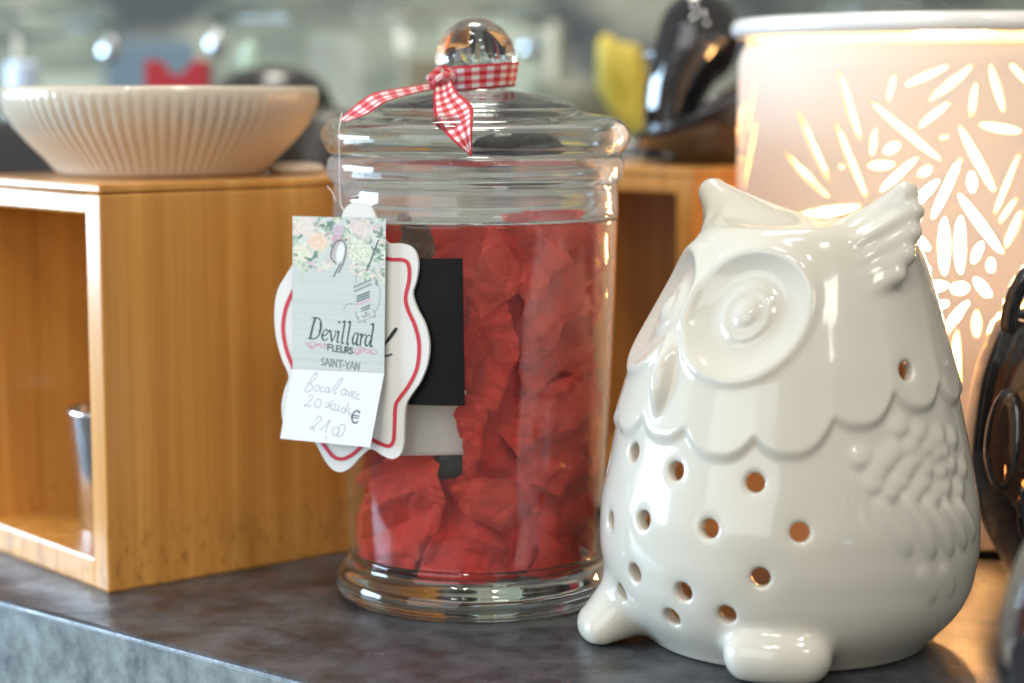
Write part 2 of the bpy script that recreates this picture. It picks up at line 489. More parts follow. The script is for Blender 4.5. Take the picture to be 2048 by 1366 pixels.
# ------------------------------------------------------------------ fluted bowl and wax disc on the shelf
bowl = thing("fluted_bowl", "beige fluted ceramic bowl resting on top of the left bamboo cube shelf", "bowl", (-.1392, .812, .1477))
NFL = 84
def flute(r, z, a):
    k = np.clip((z - .001) / .004, 0, 1) * np.clip((.0305 - z) / .004, 0, 1)
    if r < .038: k = 0
    s = abs(math.sin(a * NFL / 2))
    return r - .0011 * k * (1 - s) ** 1.0 * (r / .06)
lathe("bowl_body", [(0, 1.2), (36, 1.2), (38.5, 0), (40.4, 0), (42.0, 2.0), (46, 6.6), (52, 12.5), (57.6, 18.8), (61.0, 24.6), (62.2, 29.0), (62.4, 32), (62.1, 33.9),
      (61.4, 34.5), (60.6, 33.9), (60.2, 31), (59.2, 27), (55, 18.5), (47, 10), (36, 4.6), (0, 4.0)], M_CREAM, bowl, NFL * 8, rfun=flute)
wx = lathe("wax_disc", [(0, 0), (10, 0), (11.2, .8), (11.2, 2.2), (10, 3.4), (5, 4.2), (0, 4.4)], pbr("cream_wax", (.72, .63, .50), rough=.4, noise=(60, .06)), None, 48, loc=(-.087, .8215, .1477))
tag(wx, "small cream wax disc lying behind the fluted bowl on the shelf", "wax disc")

# ------------------------------------------------------------------ glass jar
JX, JY = -.01285, .7247
jar = thing("glass_jar", "clear glass apothecary jar filled with red tissue wraps, black label in front", "jar", (JX, JY, 0))
lathe("jar_wall", [(45.8, 17.0), (46.0, 17.25), (46.03, 17.5), (46.3, 20), (46.9, 33), (47.4, 45), (48.1, 60), (48.7, 75), (49.4, 92), (50.0, 110), (50.3, 122), (50.48, 134.6), (50.5, 135.1), (50.3, 135.4), (48.5, 135.4), (48.3, 135.1), (48.28, 134.6), (48.1, 122), (47.8, 110), (47.2, 92), (46.5, 75), (45.9, 60), (45.2, 45), (44.7, 33), (44.2, 20), (44.03, 17.5), (44.0, 17.25), (44.2, 17.0), (45.8, 17.0)], M_WALLG, jar, 160, closed=True)
lathe("jar_foot", [(0, .6), (40, .6), (46, 0), (48.3, .4), (50.2, 2.2), (50.9, 5.0), (50.0, 8.4), (47.9, 11.0), (46.6, 13.2), (46.1, 16.5),
      (44.2, 16.5), (43.6, 13.6), (40, 11.6), (30, 10.8), (0, 10.4)], M_GLASS, jar, 128, 4)
lathe("jar_neck", [(50.6, 136.2), (50.75, 138.6), (50.55, 140.2), (50.65, 142), (50.45, 144), (50.5, 147.8), (51.9, 149.2), (52.6, 151.5), (52.7, 154.6), (52.0, 156.8), (50.4, 157.6),
      (48, 157.2), (46.6, 155), (46.4, 149), (47.2, 142), (48.2, 137.2), (49.6, 135.8), (50.6, 136.2)], M_NECKG, jar, 128, 3, closed=True)
# black chalk label stuck on the wall
def jar_r(z):
    return np.interp(z, [.012, .02, .045, .075, .11, .137], [.046, .0463, .0474, .0487, .050, .0506])
def wall_patch(name, a0, a1, z0, z1, off, mat, parent, thick=.0003, tilt=0.0, n=24, m=14):
    V, F = [], []
    for s in (0, 1):
        for j in range(m + 1):
            for i in range(n + 1):
                u, v = i / n, j / m
                z = z0 + (z1 - z0) * v + tilt * (u - .5)
                a = R_(a0 + (a1 - a0) * u) - tilt * 8 * (v - .5)
                rr = jar_r(z) + off + s * thick
                V.append((rr * math.sin(a), -rr * math.cos(a), z))
    S = (m + 1) * (n + 1)
    for j in range(m):
        for i in range(n):
            k = j * (n + 1) + i
            F.append((k + S, k + 1 + S, k + n + 2 + S, k + n + 1 + S)); F.append((k, k + n + 1, k + n + 2, k + 1))
    rim = [i for i in range(n + 1)] + [j * (n + 1) + n for j in range(1, m + 1)] + [m * (n + 1) + i for i in range(n - 1, -1, -1)] + [j * (n + 1) for j in range(m - 1, 0, -1)]
    for k in range(len(rim)):
        a, b = rim[k], rim[(k + 1) % len(rim)]
        F.append((a, b, b + S, a + S))
    return mesh(name, V, F, mat, parent, smooth=False)
wall_patch("chalk_label", -62, -3.7, .0747, .1245, .0003, M_LABEL, jar, tilt=.0010)

lid = thing("jar_lid", "domed clear glass lid with round knob on the tissue filled jar", "lid", (JX, JY, 0))
kn = [(14.3 * math.sin(R_(a)), 191.3 + 14.3 * math.cos(R_(a))) for a in range(0, 138, 8)]
lathe("lid_dome", kn + [(10.0, 180.9), (11.0, 180.6), (14, 180.3), (19.5, 179.6), (24.5, 178.7), (31, 177.0), (34.4, 175.6), (35.8, 174.2), (38, 172.9), (43, 172.0), (48.5, 171.2), (52.3, 169.4),
      (54.6, 166.2), (54.6, 162.8), (52.6, 159.4), (50.2, 157.9), (48.6, 157.9), (48.0, 159.0), (49.0, 160.8), (50.4, 163.0), (50.2, 165.6), (48.0, 167.4), (43, 168.3), (38, 169.2), (34.4, 170.8), (31.4, 172.8), (24, 174.8), (14, 176.2), (0, 176.8)],
      M_LIDG, lid, 128, 3)

# ------------------------------------------------------------------ crumpled red tissue in the jar
def on_jar(px, py, Rr):
    d = ray(px, py); o = CAMP - np.array([JX, JY, 0])
    a = d[0] ** 2 + d[1] ** 2; b = o[0] * d[0] + o[1] * d[1]; c = o[0] ** 2 + o[1] ** 2 - Rr * Rr
    D = b * b - a * c
    if D < 0:
        return (math.copysign(math.pi / 2, px - 955) * Rr, (CAMP + d * .72)[2])
    t = (-b - math.sqrt(D)) / a
    p = o + d * t
    return math.atan2(p[0], -p[1]) * Rr, p[2]

def in_poly(x, y, P):
    c = np.zeros(len(x), bool)
    for i in range(len(P)):
        x1, y1 = P[i]; x2, y2 = P[i - 1]
        with np.errstate(divide='ignore', invalid='ignore'):
            k = ((y1 > y) != (y2 > y)) & (x < (x2 - x1) * (y - y1) / (y2 - y1 + 1e-15) + x1)
        c ^= k
    return c

def crumple(x, y, seed, amp, ndir=4, wl=.022):
    g = np.random.default_rng(seed)
    h = np.zeros_like(x)
    # a few long straight folds, then finer creases, warped so that they are not regular
    for k in range(ndir):
        a = g.uniform(0, math.pi); w = wl * g.uniform(.5, 1.6); ph = g.uniform(0, 1)
        wa = g.uniform(0, 6.3)
        s = (x * math.cos(a) + y * math.sin(a)) / w + ph + .35 * np.sin((x * math.sin(wa) + y * math.cos(wa)) / wl * 2.2 + wa)
        tri = np.abs((s % 1.0) - .5) * 2
        h += tri * amp * (w / wl) / ndir * 2.2
    c = g.uniform([x.min(), y.min()], [x.max(), y.max()], (14, 2))
    n = g.normal(0, .32, (14, 2))
    pl = np.stack([(x - c[k, 0]) * n[k, 0] + (y - c[k, 1]) * n[k, 1] + g.uniform(-.001, .001) for k in range(14)])
    pl.sort(axis=0)
    h += (pl[4] + pl[9]) * .55
    for k in range(5):
        a = g.uniform(0, math.pi); w = .0065 * g.uniform(.6, 1.5); wa = g.uniform(0, 6.3)
        s = (x * math.cos(a) + y * math.sin(a)) / w + .5 * np.sin((x * math.sin(wa) + y * math.cos(wa)) / .006 + wa)
        gate = np.clip(np.sin((x * math.cos(wa * 3) + y * math.sin(wa * 3)) / .009 + wa * 2) * 2, 0, 1)
        h += np.abs((s % 1.0) - .5) * amp * .20 * gate
    return h

def tissue(name, outline, base, seed, mat, label, cat="tissue wrap", amp=.0095, group="red tissue wraps inside the jar", curl=.003, step=.00105, dense=True, lean=(0, 0)):
    P = [on_jar(px, py, base) for px, py in outline]
    g = np.random.default_rng(seed)
    # jagged paper outline
    Q = []
    for i in range(len(P)):
        a, b = np.array(P[i]), np.array(P[(i + 1) % len(P)])
        L_ = np.linalg.norm(b - a); k = max(1, int(L_ / step))
        nrm = np.array([-(b - a)[1], (b - a)[0]]) / (L_ + 1e-9)
        for j in range(k):
            s = j / k
            Q.append(a + (b - a) * s + nrm * g.normal(0, .00012) * (0 if j == 0 else 1))
    Q = np.array(Q)
    lo, hi = Q.min(0), Q.max(0)
    gx, gy = np.meshgrid(np.arange(lo[0], hi[0], step), np.arange(lo[1], hi[1], step))
    gx = gx.ravel() + g.uniform(-.35, .35, gx.size) * step; gy = gy.ravel() + g.uniform(-.35, .35, gy.size) * step
    k = in_poly(gx, gy, Q)
    pts = np.vstack([Q, np.stack([gx[k], gy[k]], 1)])
    # scaled to mm for robust triangulation
    S = 1000.0
    res = delaunay_2d_cdt([Vector((p[0] * S, p[1] * S)) for p in pts], [(i, (i + 1) % len(Q)) for i in range(len(Q))], [], 1, 1e-5)
    vv = np.array([(v.x, v.y) for v in res[0]]) / S
    cen = vv.mean(0)
    # distance to the outline
    dmin = np.full(len(vv), 1e9)
    for i in range(0, len(Q)):
        a, b = Q[i - 1], Q[i]
        ab = b - a; t = np.clip(((vv - a) @ ab) / (ab @ ab + 1e-15), 0, 1)
        dmin = np.minimum(dmin, np.linalg.norm(vv - a - t[:, None] * ab, axis=1))
    h = crumple(vv[:, 0], vv[:, 1], seed, amp)
    h -= h.mean()
    h = h - curl * np.exp(-dmin / .004) * .6 + lean[0] * (vv[:, 0] - cen[0]) + lean[1] * (vv[:, 1] - cen[1])
    z = np.maximum(vv[:, 1], .0125)
    rr = np.minimum(base + h, np.array([jar_r(q) for q in z]) - .0029)
    rr = np.maximum(rr, .006)
    th = vv[:, 0] / base
    V = np.stack([JX + rr * np.sin(th), JY - rr * np.cos(th), z], 1)
    o = mesh(name, V, [tuple(f) for f in res[2] if len(f) >= 3], mat, smooth=False)
    md = o.modifiers.new("thickness", 'SOLIDIFY'); md.thickness = .00025; md.offset = 0
    tag(o, label, cat, group)
    return o

T0, T1, T2 = M_TISSUE
tissue("tissue_wrap", [(1000, 432), (1050, 415), (1110, 410), (1160, 416), (1186, 455), (1190, 560), (1195, 650), (1180, 745), (1120, 745), (1052, 790), (1030, 700), (1040, 600), (1010, 520)], .0404, 11, T1,
       "large sheet of red tissue at the jar's top right, above the others", amp=.012)
tissue("tissue_wrap", [(985, 438), (1003, 470), (1058, 545), (1035, 585), (1000, 612), (962, 640), (945, 580), (962, 500)], .0440, 12, T1,
       "pointed fold of red tissue standing up right of the black label", amp=.004)
tissue("tissue_wrap", [(932, 575), (975, 590), (1015, 605), (1032, 700), (1000, 795), (965, 860), (955, 945), (925, 950), (930, 800)], .0417, 13, T0,
       "narrow red tissue strip running down beside the black label's edge")
tissue("tissue_wrap", [(995, 855), (1050, 790), (1140, 742), (1190, 728), (1192, 930), (1110, 990), (1060, 965)], .0416, 14, T0,
       "broad red tissue fold in the right middle of the jar")
tissue("tissue_wrap", [(903, 830), (930, 788), (985, 800), (965, 868), (920, 880)], .0440, 15, T0,
       "small red tissue corner below the black label beside the white wax", amp=.003)
tissue("tissue_wrap", [(718, 1000), (735, 960), (770, 925), (830, 903), (880, 928), (898, 1000), (862, 1090), (800, 1188), (735, 1175), (716, 1100)], .0404, 16, T0,
       "large rounded red tissue wrap at the jar's lower left")
tissue("tissue_wrap", [(893, 975), (960, 953), (1060, 968), (1072, 1040), (1000, 1062), (925, 1025)], .0430, 17, T1,
       "short red tissue flap crossing the jar's lower middle", amp=.006)
tissue("tissue_wrap", [(858, 1092), (900, 1008), (1000, 1058), (1045, 1080), (1012, 1150), (965, 1192), (830, 1198)], .0412, 18, T2,
       "red tissue wrap resting on the jar's bottom at the centre", amp=.009)
tissue("tissue_wrap", [(1055, 990), (1130, 925), (1190, 920), (1182, 1150), (1110, 1188), (1050, 1150), (1075, 1060)], .0402, 19, T0,
       "tall red tissue wrap at the jar's lower right")
tissue("tissue_wrap", [(700, 1188), (712, 950), (800, 880), (905, 960), (940, 940), (960, 560), (1010, 440), (1200, 420), (1235, 560), (1225, 800), (1205, 1188), (950, 1195)], .0355, 20, T2,
       "dark red tissue layer behind the front wraps in the jar", amp=.003, step=.0018)

# the far side of the jar, seen through its glass
def tissue_back(seed, a0, a1, z0, z1, rad, mat, label, amp=.002):
    g = np.random.default_rng(seed)
    n, m = int((R_(a1 - a0) * rad) / .0016), int((z1 - z0) / .0016)
    U, W = np.meshgrid(np.linspace(R_(a0), R_(a1), n + 1), np.linspace(0, 1, m + 1))
    top = z1 - .006 * np.abs(np.sin(U * 3 + seed)) - .004 * np.abs(np.sin(U * 7.3 + seed * 2))
    Z = z0 + (top - z0) * W
    h = crumple((U * rad).ravel(), Z.ravel(), seed, amp).reshape(U.shape); h -= h.mean()
    rr = np.minimum(rad + h, np.interp(Z, [.012, .02, .045, .075, .11, .137], [.046, .0463, .0474, .0487, .050, .0506]) - .0030)
    V = np.stack([JX + rr * np.sin(U), JY - rr * np.cos(U), Z], -1).reshape(-1, 3)
    F = [(j * (n + 1) + i, j * (n + 1) + i + 1, (j + 1) * (n + 1) + i + 1, (j + 1) * (n + 1) + i) for j in range(m) for i in range(n)]
    o = mesh("tissue_wrap", V, F, mat, smooth=False)
    md = o.modifiers.new("thickness", 'SOLIDIFY'); md.thickness = .00025; md.offset = 0
    tag(o, label, "tissue wrap", "red tissue wraps inside the jar")
tissue_back(31, 95, 268, .0125, .137, .0425, T0, "red tissue lining the far side of the jar, seen through the upper glass")

# white wax block, dark piece, brown scrap
def block(name, px, py, Y, size, rz, mat, label, cat, bev=.0015):
    bm = bmesh.new(); s = np.array(size) / 2
    box_bm(bm, -s, s, bev)
    o = from_bm(name, bm, mat, smooth=False, loc=tuple(at(px, py, Y)))
    o.rotation_euler = (0, 0, R_(rz))
    tag(o, label, cat)
    return o
block("wax_block", 868, 845, .699, (.027, .022, .0195), 6, M_WAX, "small white wax block inside the jar, just below the black label", "wax block")
block("dark_pebble", 905, 926, .697, (.012, .012, .011), 12, pbr("teal_black", (.02, .045, .045), rough=.35), "small dark teal piece under the white wax block in the jar", "wax piece", .003)
tissue("brown_scrap", [(786, 432), (822, 424), (848, 440), (872, 508), (850, 520), (790, 520)], .0415, 41, M_BROWN, "crumpled brown scrap behind the jar's upper left glass", "paper scrap", amp=.006, group=None)

dl = lathe("dark_refraction_lump", [(0, -5.8), (8, -5.8), (13, -5.6), (16.5, -4.5), (16.8, -2.5), (14, 1.8), (8, 4.6), (0, 5.4)], pbr("dark_refraction", (.010, .008, .007), rough=.7, noise=(260, .8), bump=(220, 1.0, .003)), None, 48, 3, loc=(JX + .0148, JY + .002, .1645))  # added lump in place of dark things refracted by the lid
tag(dl, "dark brown wax lump at the top of the jar, seen through its lid", "wax piece")

# ------------------------------------------------------------------ gingham ribbon round the knob
def gingham():
    m, N, L, P = mat_new("red_gingham")
    uv = N.new("ShaderNodeUVMap"); sp = N.new("ShaderNodeSeparateXYZ"); L.new(uv.outputs[0], sp.inputs[0])
    def stripe(sock, freq, off):
        a = N.new("ShaderNodeMath"); a.operation = 'MULTIPLY_ADD'; a.inputs[1].default_value = freq; a.inputs[2].default_value = off
        L.new(sock, a.inputs[0])
        f = N.new("ShaderNodeMath"); f.operation = 'FRACT'; L.new(a.outputs[0], f.inputs[0])
        g = N.new("ShaderNodeMath"); g.operation = 'LESS_THAN'; g.inputs[1].default_value = .5; L.new(f.outputs[0], g.inputs[0])
        return g.outputs[0]
    s1 = stripe(sp.outputs["Y"], 3.125, -.8125)
    s2 = stripe(sp.outputs["X"], 1.0, 0.0)
    ad = N.new("ShaderNodeMath"); ad.operation = 'ADD'; L.new(s1, ad.inputs[0]); L.new(s2, ad.inputs[1])
    hf = N.new("ShaderNodeMath"); hf.operation = 'MULTIPLY'; hf.inputs[1].default_value = .5; L.new(ad.outputs[0], hf.inputs[0])
    cr = N.new("ShaderNodeValToRGB"); cr.color_ramp.interpolation = 'CONSTANT'
    e = cr.color_ramp.elements
    e[0].position, e[0].color = 0, (.82, .79, .77, 1)
    e[1].position, e[1].color = .75, (.60, .012, .025, 1)
    k = e.new(.25); k.color = (.81, .66, .65, 1)
    k = e.new(.45); k.color = (.72, .20, .22, 1)
    L.new(hf.outputs[0], cr.inputs[0])
    # plain red selvedge on both edges
    d = N.new("ShaderNodeMath"); d.operation = 'SUBTRACT'; d.inputs[1].default_value = .5; L.new(sp.outputs["Y"], d.inputs[0])
    ab = N.new("ShaderNodeMath"); ab.operation = 'ABSOLUTE'; L.new(d.outputs[0], ab.inputs[0])
    gt = N.new("ShaderNodeMath"); gt.operation = 'GREATER_THAN'; gt.inputs[1].default_value = .40; L.new(ab.outputs[0], gt.inputs[0])
    mx = N.new("ShaderNodeMix"); mx.data_type = 'RGBA'; mx.inputs[7].default_value = (.58, .010, .025, 1)
    L.new(gt.outputs[0], mx.inputs[0]); L.new(cr.outputs[0], mx.inputs[6]); L.new(mx.outputs[2], P.inputs["Base Color"])
    P.inputs["Roughness"].default_value = .6
    w = N.new("ShaderNodeTexWave"); w.inputs["Scale"].default_value = 9; L.new(uv.outputs[0], w.inputs["Vector"])
    bp = N.new("ShaderNodeBump"); bp.inputs["Strength"].default_value = .3; bp.inputs["Distance"].default_value = .0003
    L.new(w.outputs["Fac"], bp.inputs["Height"]); L.new(bp.outputs[0], P.inputs["Normal"])
    td = N.new("ShaderNodeBsdfTranslucent"); L.new(mx.outputs[2], td.inputs[0])
    ms = N.new("ShaderNodeMixShader"); ms.inputs[0].default_value = .2
    L.new(P.outputs[0], ms.inputs[1]); L.new(td.outputs[0], ms.inputs[2]); L.new(ms.outputs[0], N["Material Output"].inputs[0])
    return m
M_GING = gingham()

def strip(name, left, right, parent, n=10, m=8, check=.0052, curl=0.0, cut=0.0):
    """a ribbon between two edge curves (world points); check = length of one gingham repeat; cut slants its far end"""
    A, B = catmull(left, n), catmull(right, n)
    V, F, UV = [], [], []
    s = 0.0
    for i in range(len(A)):
        if i: s += .5 * (np.linalg.norm(A[i] - A[i - 1]) + np.linalg.norm(B[i] - B[i - 1]))
        w = B[i] - A[i]
        t = (A[min(i + 1, len(A) - 1)] - A[max(i - 1, 0)]); nn = np.cross(w, t); nn = nn / (np.linalg.norm(nn) + 1e-12)
        for j in range(m + 1):
            v = j / m
            V.append(A[i] + w * v + nn * curl * math.sin(math.pi * v)); UV.append((s / check, v))
    for i in range(len(A) - 1):
        for j in range(m):
            k = i * (m + 1) + j
            F.append((k, k + 1, k + m + 2, k + m + 1))
    o = mesh(name, V, F, M_GING, parent)
    uvl = o.data.uv_layers.new(name="UVMap")
    for lp in o.data.loops: uvl.data[lp.index].uv = UV[lp.vertex_index]
    md = o.modifiers.new("thickness", 'SOLIDIFY'); md.thickness = .0003; md.offset = 0
    return o

rib = thing("ribbon", "red and white gingham ribbon tied round the glass lid's knob", "ribbon", (JX, JY, .183))
rib_o = np.array([JX, JY, .183])
def L3(p): return np.array(p) - rib_o
# band round the neck: wide on the right, pinched at the knot on the left
lo, hi = [], []
kz = R_(-118)
for k in range(0, 37):
    f = k / 36.0
    a = kz + f * (2 * math.pi)
    a_ = (a - kz)
    pinch = min(1.0, min(f, 1 - f) / .13) ** .8
    zc = .1849 + .0012 * math.sin(a * 1.0) * 1.0
    half = .0012 + .0031 * pinch
    for L_, s in ((lo, -1), (hi, 1)):
        zz = zc + s * half
        dz = (zz - .1913)
        rs = math.sqrt(max(0.0, .0143 ** 2 - dz * dz)) if abs(dz) < .0143 else .0
        rr = max(rs, .0118) + .0010
        if pinch > .9: rr = max(rr, .0138)
        L_.append(L3((JX + rr * math.sin(a), JY - rr * math.cos(a), zz)))
strip("neck_band", lo, hi, rib, n=2, m=8)
K = at(884, 157, .7085)
# knot: a small lumpy wrap of the same ribbon
V, F, UVk = [], [], []
nk, mk = 28, 18
for j in range(mk + 1):
    for i in range(nk):
        u, v = 2 * math.pi * i / nk, math.pi * j / mk
        rx = .0040 * (1 + .16 * math.sin(3 * u + 2 * v) + .10 * math.sin(5 * v))
        V.append(L3(K) + np.array([rx * math.sin(v) * math.cos(u) * 1.15, rx * math.sin(v) * math.sin(u) * .9, rx * math.cos(v) * .85 + .0006 * math.sin(2 * u)]))
for j in range(mk):
    for i in range(nk):
        F.append((j * nk + i, j * nk + (i + 1) % nk, (j + 1) * nk + (i + 1) % nk, (j + 1) * nk + i))
kno = mesh("knot", V, F, M_GING, rib)
uvl = kno.data.uv_layers.new(name="UVMap")
for lp in kno.data.loops:
    q = lp.vertex_index; uvl.data[lp.index].uv = ((q // nk) / 5.0, (q % nk) / nk)
# strap over the knot
strip("knot_wrap", [L3(at(864, 162, .7055)), L3(at(880, 147, .7032)), L3(at(906, 146, .7045)), L3(at(912, 160, .706))],
      [L3(at(868, 172, .7050)), L3(at(884, 160, .7022)), L3(at(902, 158, .7035)), L3(at(905, 170, .7055))], rib, curl=.0006)
# front tail, folded: a narrow inner leg and the broad outer face
strip("front_tail", [L3(at(x, y, Y)) for x, y, Y in ((868, 168, .706), (867, 205, .695), (871, 240, .682), (902, 278, .6665), (941, 311, .6635))],
      [L3(at(x, y, Y)) for x, y, Y in ((903, 158, .705), (913, 182, .694), (944, 212, .680), (944, 250, .6655), (943, 309.5, .6635))], rib, curl=.0008, check=.0052)
strip("inner_tail", [L3(at(x, y, Y)) for x, y, Y in ((872, 166, .7065), (880, 195, .700), (886, 222, .693))],
      [L3(at(x, y, Y)) for x, y, Y in ((900, 168, .7065), (898, 195, .700), (895, 222, .693))], rib)
# left tail lying down the lid
strip("side_tail", [L3(at(x, y, Y)) for x, y, Y in ((870, 164, .708), (830, 172, .706), (790, 178, .704), (745, 188, .7025), (712, 210, .7015), (677, 240, .7005))],
      [L3(at(x, y, Y)) for x, y, Y in ((872, 176, .7065), (838, 184, .700), (800, 194, .6955), (768, 206, .692), (738, 226, .691), (702, 240, .693))], rib, curl=.0006)

# ------------------------------------------------------------------ hanging tag, string and price card
TN = np.array([-math.sin(R_(24)), -math.cos(R_(24)), 0.0])
TP = np.array([JX, JY, 0]) + TN * .0528
def plate(name, outline, off, thick, mat, parent=None, p0=TP, n=TN, smooth_n=0, obj_origin=None):
    pts = [np.array(on_plane(x, y, p0 + n * off, n)) for x, y in outline]
    o0 = obj_origin if obj_origin is not None else np.zeros(3)
    nn = len(pts)
    V = [p - o0 for p in pts] + [p - n * thick - o0 for p in pts]
    F = [tuple(range(nn)), tuple(range(2 * nn - 1, nn - 1, -1))] + [(i, i + nn, (i + 1) % nn + nn, (i + 1) % nn) for i in range(nn)]
    o = mesh(name, V, F, mat, parent, smooth=False)
    bm = bmesh.new(); bm.from_mesh(o.data)
    bmesh.ops.triangulate(bm, faces=[f for f in bm.faces if len(f.verts) > 4]); bmesh.ops.recalc_face_normals(bm, faces=bm.faces)
    bm.to_mesh(o.data); bm.free()
    return o
def ink(name, lines, width, off, mat, parent, origin, p0=TP, n=TN):
    V, F = [], []
    for pl in lines:
        pl = [np.array(q) for q in catmull([np.array(q, float) for q in pl], 5)]
        b = len(V)
        for i, q in enumerate(pl):
            t = pl[min(i + 1, len(pl) - 1)] - pl[max(i - 1, 0)]
            t = t / (np.linalg.norm(t) + 1e-9); nr = np.array([-t[1], t[0]]) * width / 2
            for s in (1, -1):
                w = q + s * nr
                V.append(on_plane(w[0], w[1], p0 + n * off, n) - origin)
        for i in range(len(pl) - 1):
            F.append((b + 2 * i, b + 2 * i + 1, b + 2 * i + 3, b + 2 * i + 2))
    o = mesh(name, V, F, mat, parent, smooth=False)
    md = o.modifiers.new("thickness", 'SOLIDIFY'); md.thickness = .00006; md.offset = 0
    return o

TAG = [(682, 438), (688, 420), (700, 408), (717, 403), (735, 409), (747, 424), (756, 448), (764, 470), (775, 486), (800, 487), (820, 493), (832, 508), (836, 532), (832, 562), (825, 588),
       (834, 618), (850, 650), (858, 688), (854, 728), (840, 764), (822, 790), (811, 812), (808, 850), (807, 885), (801, 908), (785, 918), (765, 911), (742, 898), (722, 912), (702, 934), (682, 944),
       (664, 938), (648, 918), (632, 888), (616, 866), (590, 862), (568, 850), (563, 815), (568, 782), (577, 752), (563, 716), (551, 668), (549, 615), (556, 578), (572, 550), (590, 520), (598, 498), (630, 485), (660, 472), (674, 455)]
to = np.array(on_plane(705, 900, TP, TN))
tg = thing("hanging_tag", "white scalloped card tag with a red outline hanging against the jar", "tag", to)
sm = [tuple(q) for q in catmull([np.array(p, float) for p in TAG] + [np.array(TAG[0], float)], 4)[:-1]]
plate("tag_card", sm, 0.0, .0012, M_TAG, tg, obj_origin=to)
ink("outline", [[(755, 515), (785, 519), (806, 520), (817, 530), (818, 560), (811, 595), (816, 620), (830, 652), (838, 690), (834, 735), (818, 770), (800, 795), (791, 812), (789, 850), (787, 880), (778, 892), (760, 887), (738, 876)],
                [(728, 888), (706, 908), (685, 918), (668, 914), (655, 900), (640, 878)],
                [(600, 560), (583, 588), (570, 622), (566, 660), (573, 700), (588, 740), (592, 760), (588, 790), (590, 830), (610, 845)]], 7.5, .00012, M_REDLINE, tg, to)
zc = lambda x, y: (540 + x / 4.554, 600 + y / 4.554)
ink("lettering", [[zc(1010, 450), zc(1030, 425), zc(1062, 385), zc(1110, 330), zc(1150, 270), zc(1152, 258), zc(1135, 268), zc(1090, 330), zc(1050, 400), zc(1025, 460), zc(1018, 500), zc(1030, 512), zc(1065, 508), zc(1112, 492)]], 3.2, .0002, M_INK, tg, to)

tube("string", catmull([at(684, 225, .7000), at(680, 246, .6945), at(678, 268, .6930), at(679, 330, .6935), at(680, 390, .694), at(684, 415, .693), at(700, 425, .6885), at(716, 421, .6845)], 5), .00016, M_THREAD)
tag(bpy.data.objects["string"], "thin pale string from the glass lid down to the tag", "string")
tube("glue_thread", catmull([at(655, 372, .7), at(664, 384, .698), at(672, 402, .696)], 4), .00012, M_THREAD)
tag(bpy.data.objects["glue_thread"], "short stray thread end sticking out left of the string", "thread")

# --- print for the price card: drawn in tenths of the card
IMG_S = 2
def new_print(w, h, col):
    a = np.zeros((h * IMG_S, w * IMG_S, 3)); a[:] = col
    return a
def stroke(img, pts, width, col, alpha=1.0, smooth=True):
    P = [np.array(p, float) for p in pts]
    if smooth and len(P) > 2: P = [np.array(q) for q in catmull(P, 6)]
    P = [p * IMG_S for p in P]; w = width * IMG_S
    H, W = img.shape[:2]
    allp = np.array(P)
    x0, y0 = np.maximum(np.floor(allp.min(0) - w - 2), 0).astype(int); x1, y1 = np.ceil(allp.max(0) + w + 2).astype(int)
    x1, y1 = min(W, x1), min(H, y1)
    if x1 <= x0 or y1 <= y0: return
    yy, xx = np.mgrid[y0:y1, x0:x1] + .5
    d = np.full(xx.shape, 1e9)
    for a, b in zip(P[:-1], P[1:]):
        ab = b - a; L_ = ab @ ab + 1e-9
        t = np.clip(((xx - a[0]) * ab[0] + (yy - a[1]) * ab[1]) / L_, 0, 1)
        d = np.minimum(d, np.hypot(xx - a[0] - t * ab[0], yy - a[1] - t * ab[1]))
    k = (np.clip(w / 2 - d + .5, 0, 1) * alpha)[..., None]
    img[y0:y1, x0:x1] = img[y0:y1, x0:x1] * (1 - k) + np.array(col) * k
def blob(img, cx_, cy_, rx, ry, rot, col, alpha=1.0, soft=.25):
    H, W = img.shape[:2]
    cx_, cy_, rx, ry = cx_ * IMG_S, cy_ * IMG_S, rx * IMG_S, ry * IMG_S
    m_ = max(rx, ry) * 1.4 + 2
    x0, x1 = int(max(0, cx_ - m_)), int(min(W, cx_ + m_)); y0, y1 = int(max(0, cy_ - m_)), int(min(H, cy_ + m_))
    if x1 <= x0 or y1 <= y0: return
    yy, xx = np.mgrid[y0:y1, x0:x1] + .5
    c, s = math.cos(rot), math.sin(rot)
    u = ((xx - cx_) * c + (yy - cy_) * s) / rx; v = (-(xx - cx_) * s + (yy - cy_) * c) / ry
    k = (np.clip((1 + soft - np.hypot(u, v)) / (2 * soft), 0, 1) * alpha)[..., None]
    img[y0:y1, x0:x1] = img[y0:y1, x0:x1] * (1 - k) + np.array(col) * k
def oval(cx_, cy_, rx, ry, a0=0, a1=360, n=14):
    return [(cx_ + rx * math.cos(R_(a0 + (a1 - a0) * k / n)), cy_ + ry * math.sin(R_(a0 + (a1 - a0) * k / n))) for k in range(n + 1)]

